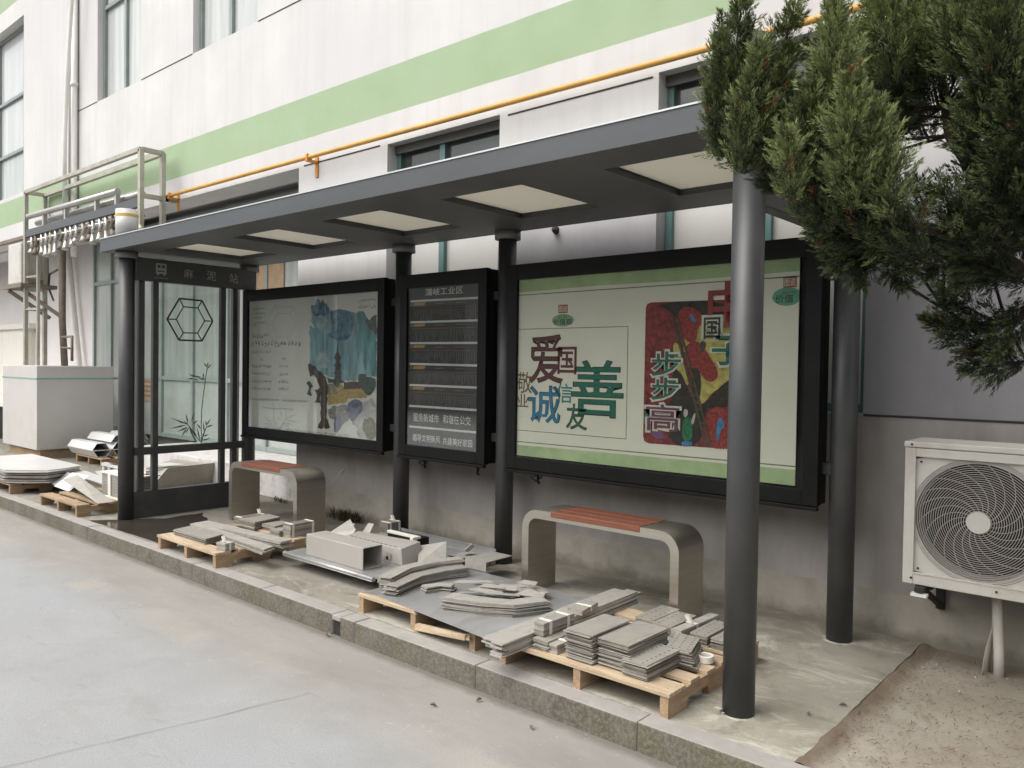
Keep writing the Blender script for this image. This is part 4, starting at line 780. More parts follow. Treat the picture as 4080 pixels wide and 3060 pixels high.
# loose cables under the cases
for i, (x, lab) in enumerate([(-3.17,'tangled black cable hanging under the route board case at its left'),(-2.60,'short black cable stub hanging under the route board case at its right'),(-2.03,'looped black cable hanging under the slogan poster case')]):
    m = MB(); P = [(x,1.15,.70),(x+.02,1.14,.67),(x-.03,1.13,.655),(x+.01,1.14,.63),(x+.05,1.15,.66),(x+.03,1.15,.69)]
    if i == 1: P = [(x,1.15,.70),(x+.012,1.15,.66),(x+.03,1.15,.645),(x+.03,1.15,.67)]
    m.tube(P, .005, 6); m.tube([(x+.015,1.16,.70),(x+.02,1.15,.665),(x+.015,1.15,.63),(x+.03,1.15,.615)], .009, 6)
    tag(m.obj('cable', 'black_frame', origin=(x,1.15,.62)), lab, 'cable', 'loose cables under the cases')
m = MB(); m.tube([(-4.575,YW,.445),(-4.60,YW-.02,.42),(-4.67,YW-.03,.34),(-4.75,YW-.05,.25)], [.008,.004,.003,.003], 6)
tag(m.obj('wire', 'trim_light', origin=(-4.6,YW,.4)), 'thin white wire sticking out of the wall beside the far bench', 'wire')
# ================================================================ benches
def bench(x0, x1, y0, y1, h, label, s0, s1):
    T = thing('bench', ((x0+x1)/2,(y0+y1)/2,0), label, 'bench', 'steel benches in the shelter')
    t, r = .052, .115
    def prof(x0, x1, h, r):
        P = [(x0,0)]
        for k in range(9): a = math.pi-k*math.pi/16; P.append((x0+r+r*math.cos(a), h-r+r*math.sin(a)))
        for k in range(9): a = math.pi/2-k*math.pi/16; P.append((x1-r+r*math.cos(a), h-r+r*math.sin(a)))
        return P+[(x1,0)]
    O = prof(x0,x1,h,r); I = prof(x0+t,x1-t,h-t,r-t); n = len(O)
    m = MB(); vs = [(x,y0,z) for x,z in O]+[(x,y0,z) for x,z in I]+[(x,y1,z) for x,z in O]+[(x,y1,z) for x,z in I]
    m.add(vs,[(i,n+i,n+i+1,i+1) for i in range(n-1)]+[(2*n+i,2*n+i+1,3*n+i+1,3*n+i) for i in range(n-1)])
    m.add(vs,[(i,i+1,2*n+i+1,2*n+i) for i in range(n-1)]+[(n+i,3*n+i,3*n+i+1,n+i+1) for i in range(n-1)],0,True)
    m.obj('frame', 'bench_steel', T)
    w = (y1-y0)/3
    for k in range(3):
        m = MB(); a, b = y0+k*w+(.004 if k else -.003), y0+(k+1)*w-(.004 if k < 2 else -.003); m.box(s0,s1,a,b,h-.030,h+.004); m.obj('slat', 'bench_wood', T, .003)
bench(-5.175,-4.115,.64,.92,.53,'steel arch bench with red slats beside the left end screen, far one',-4.97,-4.36)
bench(-1.785,-.685,.72,1.0,.53,'steel arch bench with red slats near the front right post, near one',-1.56,-.93)

# ================================================================ pallets
H = .107
def pallet(x0, x1, y0, y1, label, boards, mats=('pallet_wood','pallet_wood_side'), stamp=False, brk=False, slope=0):
    T = thing('wooden_pallet', ((x0+x1)/2,(y0+y1)/2,0), label, 'pallet', 'wooden pallets on the pavement')
    sw = .038
    for i, x in enumerate((x0+sw/2,(x0+x1)/2,x1-sw/2)):
        L = y1-y0; n1, n2 = y0+L*.17, y0+L*.42; n3, n4 = y0+L*.58, y0+L*.83
        P = [(y0,.0),(n1,.0),(n1+.02,.04),(n2-.02,.04),(n2,.0),(n3,.0),(n3+.02,.04),(n4-.02,.04),(n4,0),(y1,0),(y1,H-.018),(y0,H-.018)]
        m = MB(); k = len(P)
        m.add([(x-sw/2,y,z) for y,z in P]+[(x+sw/2,y,z) for y,z in P],[(i_,k+i_,k+(i_+1)%k,(i_+1)%k) for i_ in range(k)])
        # side faces as quads over the notched outline
        for s in (-1,1):
            X = x+s*sw/2; V = [(X,y,z) for y,z in P]
            m.add(V,[(0,1,2,11),(11,2,3),(11,3,6,10),(3,4,5,6),(6,7,10),(10,7,8,9)])
        so = m.obj('stringer', mats[1], T)
        if stamp and i == 2: glyphs('ISO', (x-sw/2+.005,.05,x+sw/2-.004,.072), so, 'stamp', 'rust_steel', 'XZ', y0-.0012, .01)
    for j, (a, b) in enumerate(boards):
        xa, xb = x0-random.uniform(0,.012), x1+random.uniform(0,.012)
        if brk and j == 0: xb = x0+(x1-x0)*.53
        m = MB(); dz = random.uniform(0,.001)
        if brk and j == 0:
            m.hexa([(xa,a,H-.0178),(xb,a,H-.0178),(xb-.02,b,H-.0178),(xa,b,H-.0178)],[(xa,a,H+dz),(xb-.02,a,H+dz),(xb+.015,b,H+dz),(xa,b,H+dz)])
            for q in range(9): yy = a+(b-a)*(q+.5)/9; m.bar((xb-.03,yy,H-.008+random.uniform(-.005,.006)),(xb+random.uniform(.0,.03),yy+random.uniform(-.01,.01),H-.004+random.uniform(-.008,.008)),.006,.005)
        else: m.box(xa,xb,a,b,H-.0178,H+dz)
        if j == 0 and not brk:
            for q in (x0+sw/2,(x0+x1)/2,x1-sw/2):
                for e in (-.02,.02): m.add([(q+.004*math.cos(t*1.05)+e*.4,(a+b)/2+e+.004*math.sin(t*1.05),H+dz+.0006) for t in range(6)],[tuple(range(6))],1)
        m.obj('deck_board', [mats[0],'rust_steel'], T, .002)
    if brk:
        m = MB(); m.hexa([(-1.70,-.25,.012),(-1.31,-.272,.055),(-1.31,-.245,.055),(-1.70,-.22,.012)],[(-1.70,-.245,.044),(-1.31,-.272,.082),(-1.31,-.25,.082),(-1.70,-.22,.044)])
        for q in range(7): z = .058+q*.003; m.bar((-1.33,-.262+q*.002,z),(-1.295+random.uniform(-.01,.015),-.262+q*.003,z+.004),.005,.005)
        m.obj('broken_board', mats[0], T)
    return T
bd = [(-.262,-.13),(-.085,.0),(.045,.13),(.175,.265),(.31,.395),(.46,.60)]
pallet(-1.09,-.18,-.257,.60,'nearest wooden pallet beside the front right post',[(-.262,-.125),(-.075,.005),(.065,.145),(.20,.285),(.335,.42),(.47,.605)])
pallet(-2.185,-1.275,-.235,.58,'wooden pallet with a broken front board, under the large steel sheet',[(-.24,-.13),(-.06,.03),(.10,.19),(.26,.35),(.44,.585)],stamp=True,brk=True)
pallet(-4.495,-3.645,-.315,.40,'wooden pallet left of the square tube, holding long strips and taped bundles',[(-.32,-.20),(-.14,-.05),(.01,.10),(.16,.25),(.30,.405)])
pallet(-7.10,-6.19,-.262,.36,'wooden pallet at the kerb just left of the left end screen',[(-.267,-.15),(-.09,.0),(.06,.15),(.24,.365)],('pallet_old','pallet_old_side'))
pallet(-8.95,-7.96,-.262,.42,'wooden pallet under the tall stack of pale sheets at the left edge',[(-.267,-.15),(-.09,.0),(.06,.15),(.28,.425)],('pallet_old','pallet_old_side'))
pallet(-10.45,-9.6,1.30,2.30,'wooden pallet under the trapezoid channels in front of the entrance glass',[(1.295,1.42),(1.5,1.6),(1.7,1.8),(1.9,2.0),(2.15,2.305)],('pallet_old','pallet_old_side'))

# ================================================================ loose steel plates, sheets and bundles
def stack(poly, z0, z1, n, label, name='steel_plate', cat='steel plate', mat='steel_plate', j=.006, group=None, holes=None, rot=.03, lean=(0,0)):
    cx = sum(p[0] for p in poly)/len(poly); cy = sum(p[1] for p in poly)/len(poly); dz = (z1-z0)/n
    for k in range(n):
        a = random.uniform(-rot,rot)*(1 if k < n-1 else .3); dx, dy = random.uniform(-j,j), random.uniform(-j,j)*1.3
        if k == n-1: dx = dy = 0
        f = k/max(1,n-1); dx += lean[0]*f; dy += lean[1]*f
        P = [(cx+(x-cx)*math.cos(a)-(y-cy)*math.sin(a)+dx, cy+(x-cx)*math.sin(a)+(y-cy)*math.cos(a)+dy) for x,y in poly]
        m = MB(); m.prism(P, z0+k*dz+.0003, z0+(k+1)*dz-.0004-random.uniform(.12,.40)*dz*(k < n-1))
        tx, ty = random.uniform(-.012,.012)*(k > 0), random.uniform(-.008,.008)*(k > 0); m.v = [(x,y,z+tx*(x-cx)+ty*(y-cy)) for x,y,z in m.v]
        if holes and k == n-1:
            nu, nv = holes
            for u in range(nu):
                for v in range(nv):
                    s, t = (u+.5)/nu, (v+.5)/nv
                    hx = (1-s)*(1-t)*P[0][0]+(1-s)*t*P[1][0]+s*t*P[2][0]+s*(1-t)*P[3][0]; hy = (1-s)*(1-t)*P[0][1]+(1-s)*t*P[1][1]+s*t*P[2][1]+s*(1-t)*P[3][1]
                    m.add([(hx+.0042*math.cos(q*1.05),hy+.0042*math.sin(q*1.05),z0+(k+1)*dz+.0004) for q in range(6)],[tuple(range(6))],1)
        pm = mat if k == n-1 or mat != 'steel_plate' else random.choice(('steel_plate','steel_plate_light','steel_plate_dark','steel_plate_dark'))
        o = m.obj(name, [pm,'groove_dark'], origin=(cx,cy,z0+k*dz)); tag(o, label, cat, (group or label) if n > 1 else group)
def rect(x0, x1, y0, y1, sh=0): return [(x0,y0),(x0+sh,y1),(x1+sh,y1),(x1,y0)]
def bundle(poly, z0, z1, n, label, tapes, bow=None):
    """strapped bundle: plates and tape move together, so one thing"""
    cx = sum(p[0] for p in poly)/4; cy = sum(p[1] for p in poly)/4
    T = thing('plate_bundle', (cx,cy,z0), label, 'plate bundle', 'taped bundles of steel bars'); dz = (z1-z0)/n
    for k in range(n):
        dx, dy = random.uniform(-.002,.002), random.uniform(-.005,.005); m = MB(); m.prism([(x+dx,y+dy) for x,y in poly], z0+k*dz+.0003, z0+(k+1)*dz-.0008); m.obj('plate', random.choice(('steel_plate','steel_plate_light','steel_plate_dark')), T)
    (ax,ay),(bx,by),(cx_,cy_),(dx_,dy_) = poly         # a front-left, b rear-left, c rear-right, d front-right
    for t in tapes:
        w = .022/max(.05,math.hypot(bx-ax,by-ay)); lo, hi = t-w/2, t+w/2; e = .0035
        L0 = (ax+(bx-ax)*lo-e, ay+(by-ay)*lo); L1 = (ax+(bx-ax)*hi-e, ay+(by-ay)*hi); R0 = (dx_+(cx_-dx_)*lo+e, dy_+(cy_-dy_)*lo); R1 = (dx_+(cx_-dx_)*hi+e, dy_+(cy_-dy_)*hi)
        m = MB(); zt = z1+.0015; zb = z0+.001
        m.prism([L0,L1,R1,R0], zt-.001, zt+.001)
        m.quad((*R0,zb),(*R1,zb),(*R1,zt),(*R0,zt)); m.quad((*L0,zb),(*L0,zt),(*L1,zt),(*L1,zb))
        if bow == t:
            px, py = (L0[0]+R0[0])/2,(L0[1]+R0[1])/2
            m.hexa([(px-.012,py-.008,zt),(px+.012,py-.008,zt),(px+.012,py+.008,zt),(px-.012,py+.008,zt)],[(px-.03,py-.012,zt+.035),(px-.012,py-.014,zt+.04),(px-.008,py+.004,zt+.04),(px-.028,py+.006,zt+.035)])
        m.obj('tape', 'tape_white', T)
# --- on the nearest pallet
Z = H+.0015
stack(rect(-.725,-.578,-.222,.075,.006), Z, .240, 20, 'plain grey steel plate in the tall left stack of the nearest pallet', j=.010)
stack(rect(-.572,-.412,-.190,.135,.004), Z, .226, 18, 'plain grey steel plate in the tall middle stack of the nearest pallet', j=.009)
stack(rect(-.425,-.303,-.222,.05,.008), Z, .178, 13, 'drilled steel plate in the short front stack of the nearest pallet', j=.005, holes=(2,8))
stack([(-.338,.035),(-.395,.225),(-.275,.225),(-.222,.045)], Z, .184, 12, 'drilled steel plate in the leaning stack beside the tape roll', j=.008, holes=(3,6), lean=(-.02,.0))
stack(rect(-.905,-.818,-.232,-.03), Z, .158, 6, 'narrow steel plate stacked under the double taped bundle', j=.004)
bundle([(-.925,-.20),(-.935,.03),(-.862,.03),(-.868,-.20)], .1605, .222, 7, 'double taped bar bundle on top at the left of the nearest pallet', (.2,.78))
bundle([(-.822,-.222),(-.822,-.05),(-.770,-.05),(-.770,-.222)], Z, .150, 4, 'small taped bar bundle at the front left of the nearest pallet', (.42,))
stack(rect(-.762,-.655,.42,.69), Z, .138, 3, 'drilled steel plate at the far rear left of the nearest pallet', holes=(2,6))
stack(rect(-.630,-.520,.365,.62), Z, .150, 4, 'drilled steel plate at the far rear middle of the nearest pallet', holes=(2,6))
bundle([(-.490,.30),(-.470,.66),(-.420,.66),(-.438,.30)], Z+.02, .165, 3, 'narrow bar bundle with a tape bow at the rear of the nearest pallet', (.42,), .42)
stack(rect(-.50,-.41,.31,.62), Z, Z+.019, 1, 'single steel plate under the bundle with the tape bow')
stack(rect(-.405,-.315,.335,.59), Z, .160, 6, 'drilled steel plate in the rear stack left of the front right post', holes=(2,7))
stack(rect(-.30,-.195,.34,.56), Z, .155, 6, 'drilled steel plate in the rear stack behind the front right post', holes=(2,7))
stack([(-.56,.16),(-.545,.30),(-.44,.31),(-.43,.18)], Z, .124, 2, 'loose steel plate low in the middle of the nearest pallet', j=.015, rot=.2)
bundle([(-.985,.14),(-1.0,.32),(-.93,.33),(-.90,.15)], .172, .196, 2, 'small taped bundle lying on the long flat bars', (.5,))
T = thing('tape_roll', (-.235,.165,H), 'white roll of tape lying on the nearest pallet', 'tape roll')
m = MB(); n = 28
for r0, r1, z0, z1 in ((.024,.036,H+.002,H+.032),):
    vs = [(-.235+r*math.cos(2*math.pi*k/n), .165+r*math.sin(2*math.pi*k/n), z) for r, z in ((r1,z0),(r1,z1),(r0,z1),(r0,z0)) for k in range(n)]
    m.add(vs,[(a*n+k,a*n+(k+1)%n,((a+1)%4)*n+(k+1)%n,((a+1)%4)*n+k) for a in range(4) for k in range(n)])
m.obj('roll', 'tape_white', T, .002)
# long flat bars lying across
for c, (x0, x1, n, zt, dy) in enumerate(((-1.075,-1.0,6,.160,.03),(-.995,-.925,7,.170,0))):
    for k in range(n):
        dz = (zt-Z)/n; a = random.uniform(-.008,.008); e = random.uniform(-.05,.03); dx = random.uniform(-.008,.008); yb = .72+random.uniform(-.03,.05)
        m = MB(); m.prism([(x0+dx,-.40+e+dy),(x0+dx+a-.012,yb),(x1+dx+a-.012,yb),(x1+dx,-.40+e+dy)], Z+k*dz+.0004, Z+(k+1)*dz-.0012)
        tag(m.obj('flat_bar', 'steel_plate_light', origin=((x0+x1)/2,.2,Z+k*dz)), ['long flat steel bar in the left row, between the two nearest pallets','long flat steel bar in the right row, between the two nearest pallets'][c], 'steel bar', 'long flat bars lying across two pallets')
# --- big sheet on the broken pallet with bent strips
m = MB(); m.prism([(-2.175,-.19),(-2.235,.58),(-1.12,.575),(-1.115,-.30)], H+.002, H+.006); m.prism([(-2.22,-.225),(-2.235,-.20),(-2.10,-.17),(-2.09,-.20)], H+.0015, H+.0045)
tag(m.obj('steel_sheet', 'galv_sheet', origin=(-1.65,.15,H)), 'large flat galvanised sheet lying over the broken pallet', 'steel sheet')
Z2 = H+.0065
def bent(pts, w, z0, z1, n, label, j=.008, drop=None):
    """stack of strips that follow a bent centre line"""
    c = Vector((sum(p[0] for p in pts)/len(pts), sum(p[1] for p in pts)/len(pts))); dz = (z1-z0)/n
    for k in range(n):
        P = [Vector(p)-c for p in pts]; a = random.uniform(-.05,.05); Rm = Matrix.Rotation(a,2); off = Vector((random.uniform(-j,j),random.uniform(-j,j))); s = random.uniform(.94,1.03)
        P = [Rm@(p*s)+c+off for p in P]; L = []; Rr = []
        for i, p in enumerate(P):
            d = (P[min(i+1,len(P)-1)]-P[max(i-1,0)]).normalized(); q = Vector((-d.y,d.x))*w/2; L.append(p+q); Rr.append(p-q)
        m = MB(); A, Bz = z0+k*dz+.0003, z0+(k+1)*dz-.0012
        for i in range(len(P)-1):
            m.prism([tuple(L[i]),tuple(L[i+1]),tuple(Rr[i+1]),tuple(Rr[i])], A, Bz)
        tag(m.obj('bent_strip', 'steel_plate_light' if k % 3 else 'steel_plate', origin=(c.x,c.y,z0+k*dz)), label, 'bent strip', label)
bent([(-2.005,-.16),(-2.085,.10),(-2.07,.30),(-2.02,.46)], .085, Z2, .172, 10, 'bent grey strip in the right row of the left pile on the sheet', .008)
bent([(-2.10,-.12),(-2.185,.12),(-2.17,.33),(-2.10,.50)], .085, Z2, .198, 12, 'bent grey strip in the left row of the left pile on the sheet', .010)
bent([(-1.93,.02),(-1.90,.12),(-1.83,.16)], .07, Z2, .150, 6, 'short bent strip beside the left pile on the sheet', .012)
bent([(-1.635,-.085),(-1.42,-.015),(-1.285,.065),(-1.205,.24)], .10, Z2, .180, 11, 'bent grey strip in the crescent pile in the middle of the sheet', .008)
for k in range(26):
    x, y = random.uniform(-1.74,-1.30), random.uniform(.06,.46); a = random.uniform(-.5,.9); l, w = random.uniform(.05,.12), random.uniform(.025,.05); z = .115+k*.0027
    c, s = math.cos(a), math.sin(a); P = [(-l,-w),(-l*.8,w),(l*.7,w*1.1),(l,-w*.4)]; t = random.uniform(-.012,.012)
    m = MB(); q = [(x+p[0]*c-p[1]*s, y+p[0]*s+p[1]*c) for p in P]
    m.hexa([(px,py,z+t*(i in (1,2))) for i,(px,py) in enumerate(q)],[(px,py,z+.0035+t*(i in (1,2))) for i,(px,py) in enumerate(q)])
    tag(m.obj('scrap_piece', 'steel_plate_light', origin=(x,y,z)), 'small flat offcut in the heap behind the crescent pile', 'scrap', 'flat offcuts heaped on the sheet')
# --- pallet with long strips
stack([(-4.41,-.235),(-4.46,-.06),(-3.99,-.06),(-3.93,-.235)], Z, .150, 7, 'dotted steel plate in the low stack at the front of the strip pallet', holes=(6,2))
bundle([(-3.73,-.265),(-3.745,-.17),(-3.652,-.17),(-3.645,-.245)], Z, .163, 4, 'short taped bundle at the front right corner of the strip pallet', (.5,), .5)
stack([(-4.53,-.05),(-4.56,.02),(-3.40,-.02),(-3.36,-.12)], Z, .148, 4, 'long grey strip in the front row of the strip pallet', 'flat_bar', 'steel bar', 'steel_plate_light', .015, rot=.012)
stack([(-4.50,-.01),(-4.52,.09),(-3.45,.16),(-3.44,.06)], Z+.002, .158, 4, 'long grey strip in the rear row of the strip pallet', 'flat_bar', 'steel bar', 'steel_plate_light', .012, rot=.012)
bundle([(-4.44,.27),(-4.44,.52),(-4.37,.52),(-4.36,.27)], Z, .173, 5, 'taped bundle with a curled tape end beside the far bench', (.1,.9), .9)
stack([(-4.355,.265),(-4.36,.54),(-4.18,.53),(-4.13,.27)], Z, .172, 5, 'steel plate in the stack right of the curled tape bundle')
stack([(-4.12,.33),(-4.12,.50),(-3.99,.50),(-3.96,.34)], Z, .155, 4, 'steel plate in the small stack between the rear taped bundles')
stack([(-3.93,.28),(-3.92,.46),(-3.82,.46),(-3.80,.28)], Z, .150, 4, 'steel plate in the stack left of the big double taped bundle')
bundle([(-3.80,.31),(-3.81,.53),(-3.71,.53),(-3.70,.31)], Z, .205, 7, 'big double taped bundle at the rear right of the strip pallet', (.1,.92))
# --- tray sheet with channel, covers and offcuts
T = thing('tray_sheet', (-2.85,.45,0), 'large folded sheet tray with a rolled front lip, raised on blocks', 'steel tray')
m = MB(); m.prism([(-3.38,.06),(-3.40,.95),(-2.30,.95),(-2.30,.05)], .098, .101); m.obj('sheet', 'galv_sheet', T)
m = MB(); m.tube([(-3.385,.052,.092),(-2.40,.045,.092)], .014, 12); m.hexa([(-3.385,.04,.078),(-2.41,.032,.078),(-2.40,.055,.078),(-3.385,.06,.078)],[(-3.385,.05,.104),(-2.42,.042,.104),(-2.41,.065,.104),(-3.385,.07,.104)]); m.obj('rolled_lip', 'galv_sheet', T)
m = MB()
for x, y in ((-3.25,.35),(-2.5,.35),(-3.25,.85),(-2.5,.85)): m.box(x-.05,x+.05,y-.05,y+.05,0,.097)
m.obj('block', 'pallet_old', T)
m = MB(); x0,x1,y0,y1,z0,z1,t = -3.20,-2.585,.105,.265,.102,.245,.006
m.box(x0,x1,y0,y0+t,z0,z1); m.box(x0,x1,y1-t,y1,z0,z1); m.box(x0,x1,y0+t,y1-t,z1-t,z1); m.box(x0,x1,y0+t,y1-t,z0,z0+t)
tag(m.obj('square_tube', 'tube_paint', None, .003, (-2.9,.18,.1)), 'large open square tube lying on the sheet tray', 'square tube')
T = thing('slotted_cover', (-2.8,.45,.102), 'grey box cover with a row of slots behind the square tube', 'metal cover')
m = MB(); m.hexa([(-3.15,.36,.102),(-2.50,.36,.102),(-2.50,.53,.102),(-3.17,.50,.102)],[(-3.12,.375,.205),(-2.53,.375,.205),(-2.53,.545,.228),(-3.14,.505,.215)]); m.obj('shell', 'tube_paint', T, .003)
m = MB()
for k in range(11): x = -3.08+k*.046; m.box(x,x+.034,.384,.398,.2062,.2072)
m.obj('slots', 'groove_dark', T)
m = MB(); m.box(-2.66,-2.615,.359,.3605,.12,.165); m.box(-2.68,-2.64,.359,.3605,.12,.14); m.obj('cutout', 'tube_paint', T)
def leanplate(pts, label, name='folded_plate', mat='steel_plate_light', th=.004, cat='folded plate'):
    m = MB(); a, b, c, d = [Vector(p) for p in pts]; n = (b-a).cross(d-a).normalized()*th
    m.hexa([a,b,c,d],[a+n,b+n,c+n,d+n]); tag(m.obj(name, mat, origin=tuple((a+b+c+d)/4)), label, cat)
leanplate([(-2.46,.46,.102),(-2.36,.62,.103),(-2.44,.70,.215),(-2.56,.56,.19)], 'triangular gusset plate leaning on the slotted cover')
leanplate([(-3.50,.48,.13),(-3.22,.45,.105),(-3.24,.56,.20),(-3.44,.66,.235)], 'bent pale plate leaning up at the left end of the tray')
leanplate([(-3.62,.56,.10),(-3.42,.60,.10),(-3.46,.72,.19),(-3.60,.74,.17)], 'wavy grey plate behind the bent pale plate')
leanplate([(-3.30,.62,.102),(-3.18,.60,.102),(-3.18,.68,.235),(-3.27,.70,.225)], 'upright narrow plate beside the boxed gaskets')
T = thing('gasket_box', (-2.92,.78,.102), 'white lidded tray of dark gaskets on the sheet tray', 'parts box')
m = MB(); m.box(-3.05,-2.74,.70,.82,.102,.185); m.obj('tray', 'case_side', T); m = MB(); m.box(-3.06,-2.73,.70,.735,.186,.205); m.box(-2.765,-2.73,.66,.699,.11,.205); m.obj('lid', 'tape_white', T, .003)
bundle([(-3.26,.80),(-3.27,.93),(-3.17,.93),(-3.16,.80)], .103, .225, 6, 'upright taped stack behind the boxed gaskets', (.15,.85), .85)
for i, (y, lab) in enumerate(((1.04,'long steel angle lying along the wall plinth behind the tray, front one'),(1.11,'long steel angle lying along the wall plinth behind the tray, rear one'))):
    m = MB(); m.bar((-3.45,y,.06),(-2.36,y-.02,.06),.06,.006); m.bar((-3.45,y+.027,.085),(-2.36,y+.007,.085),.006,.05); m.bar((-3.45,y,.03),(-2.36,y-.02,.03),.05,.05)
    tag(m.obj('steel_angle', 'galv_sheet', origin=(-2.9,y,.03)), lab, 'steel angle')
m = MB(); m.box(-2.26,-2.07,.70,.96,.135,.139); m.box(-2.26,-2.256,.70,.96,.06,.135); m.box(-2.256,-2.07,.70,.704,.075,.134)
tag(m.obj('folded_plate', 'steel_plate_light', origin=(-2.16,.83,.06)), 'folded plate sticking out beside the third rear post', 'folded plate')
m = MB(); P = [(-2.47,.74),(-2.44,.80),(-2.46,.86),(-2.40,.92),(-2.36,.90),(-2.39,.85),(-2.36,.80),(-2.33,.84),(-2.30,.80),(-2.34,.74),(-2.40,.76)]
m.prism(P, .112, .116); m.bar((-2.45,.90,.116),(-2.44,.96,.15),.01,.03); tag(m.obj('notched_plate', 'steel_plate_light', origin=(-2.4,.83,.112)), 'notched flat plate with hooks beside the folded plate', 'notched plate')
m = MB(); P = [(-2.52+.06*math.cos(k*math.pi/10),.64+.06*math.sin(k*math.pi/10)) for k in range(11)]; m.prism(P, .102, .106); m.prism([(x+.1,y+.12) for x,y in P], .102, .105)
tag(m.obj('half_disc', 'groove_dark', origin=(-2.5,.66,.102)), 'dark half round plate in front of the notched plate', 'half disc')

# ================================================================ air conditioner on the right
A = thing('air_conditioner', (.73,1.2,.395), 'white outdoor air conditioner unit with a round fan grille, hung on the right wall', 'air conditioner')
x0, x1, y0, y1, z0, z1 = .335, 1.135, 1.06, 1.36, .398, 1.082
px0, px1, pz0, pz1 = .383, .921, .456, 1.012
m = MB(); m.box(x0,px0,y0,y0+.03,z0,z1-.03); m.box(px1,x1,y0,y0+.03,z0,z1-.03); m.box(px0,px1,y0,y0+.03,z0,pz0); m.box(px0,px1,y0,y0+.03,pz1,z1-.03)
m.box(x0,x0+.008,y0+.03,y1,z0,z1-.03); m.box(x1-.008,x1,y0+.03,y1,z0,z1-.03); m.box(x0+.008,x1-.008,y1-.008,y1,z0,z1-.03); m.box(x0+.008,x1-.008,y0+.03,y1-.008,z0,z0+.008)
m.box(x0-.004,x1+.004,y0-.004,y1+.004,z1-.0275,z1); m.obj('casing', 'acbody', A, .004)
m = MB(); m.box(px0+.001,px1-.001,y0+.14,y0+.15,pz0+.001,pz1-.001); m.box(px0-.006,px0,y0-.004,y0-.0005,pz0-.006,pz1+.006); m.box(px1,px1+.006,y0-.004,y0-.0005,pz0-.006,pz1+.006); m.box(px0,px1,y0-.004,y0-.0005,pz1,pz1+.006); m.box(px0,px1,y0-.004,y0-.0005,pz0-.006,pz0)
CX, CZ, RF = .652, .730, .268
n = 64
def ringtube(m, r, rr, y, k=6, mi=0):
    vs = []
    for i in range(n):
        a = 2*math.pi*i/n
        for q in range(k): b = 2*math.pi*q/k; R_ = r+rr*math.cos(b); vs.append((CX+R_*math.cos(a), y+rr*math.sin(b), CZ+R_*math.sin(a)))
    m.add(vs,[(i*k+q,((i+1)%n)*k+q,((i+1)%n)*k+(q+1)%k,i*k+(q+1)%k) for i in range(n) for q in range(k)], mi, True)
# corner plates of the fan opening
for i in range(n):
    a, b = 2*math.pi*i/n, 2*math.pi*(i+1)/n
    def edge(t):
        c, s = math.cos(t), math.sin(t); sc = min((px1-CX)/c if c > 1e-6 else 9,(px0-CX)/c if c < -1e-6 else 9,(pz1-CZ)/s if s > 1e-6 else 9,(pz0-CZ)/s if s < -1e-6 else 9)
        return (CX+c*max(sc,RF), CZ+s*max(sc,RF))
    p, q = edge(a), edge(b); u, v = (CX+RF*math.cos(a),CZ+RF*math.sin(a)),(CX+RF*math.cos(b),CZ+RF*math.sin(b))
    m.quad((u[0],y0+.014,u[1]),(v[0],y0+.014,v[1]),(q[0],y0+.014,q[1]),(p[0],y0+.014,p[1])); m.quad((u[0],y0+.014,u[1]),(u[0],y0+.14,u[1]),(v[0],y0+.14,v[1]),(v[0],y0+.014,v[1]))
m.mi = [1 if i == 0 else 0 for i in range(len(m.f))]
m.mi[:6] = [1]*6
m.obj('fan_panel', ['acbody','ac_dark'], A)
m = MB()
for k in range(25): ringtube(m, .052+k*(RF+.02-.052)/24, .0017 if k < 23 else .003, y0+.004+.008*(k/24)**2, 5)
for k in range(20):
    a0 = 2*math.pi*k/20; P = []
    for i in range(13): t = i/12; r = .05+(RF-.05)*t; a = a0+1.15*t; P.append((CX+r*math.cos(a), y0+.006+.008*t*t, CZ+r*math.sin(a)))
    m.tube(P, .0016, 5)
gr = m.obj('fan_grille', 'ac_wire', A)
m = MB(); m.tube([(CX,y0-.006,CZ),(CX,y0+.006,CZ)], .049, 40); m.obj('hub_cap', 'acbody', gr)
m = MB()
for k in range(5):
    a = 2*math.pi*k/5+.3; c, s = math.cos(a), math.sin(a); P = []
    for r, w, t in ((.05,-.3,.0),(.23,-.32,.0),(.245,.25,.0),(.05,.3,.0)): P.append((CX+r*math.cos(a+w), y0+.085-.03*w, CZ+r*math.sin(a+w)))
    m.quad(*P)
m.obj('fan_blade', 'ac_dark', A)
m = MB()
for x, z in ((.365,1.068),(1.0,1.068),(.375,.428),(.73,.428),(.408,.988),(.405,.478)): m.tube([(x,y0-.0055,z),(x,y0-.001,z)], .0055, 8)
m.obj('screw', 'groove_dark', A)
for i, x in enumerate((.42,1.02)):
    T = MB(); T.box(x-.02,x+.02,1.02,YW-.002,.372,.394); T.box(x-.02,x+.02,YW-.03,YW-.002,.10+.1,.37); T.bar((x,1.10,.37),(x,YW-.02,.22),.03,.02); T.box(x-.035,x+.035,1.10,1.16,.372,.397)
    T.obj('wall_bracket', 'groove_dark', A)
m = MB(); m.box(.385,.455,1.015,1.05,.352,.366); m.obj('foot', 'cream_wall', A)
T = thing('insulated_pipe', (.715,1.25,-.02), 'thick cream insulated pipe rising from the bare earth to the air conditioner', 'pipe')
m = MB(); m.tube([(.718,1.25,-.04),(.716,1.25,.1),(.706,1.25,.26),(.70,1.25,.40)], .022, 14); m.tube([(.704,1.25,.30),(.7035,1.25,.303)], .0235, 14); m.tube([(.705,1.25,.285),(.7045,1.25,.288)], .0235, 14); m.obj('sleeve', 'acbody', T)
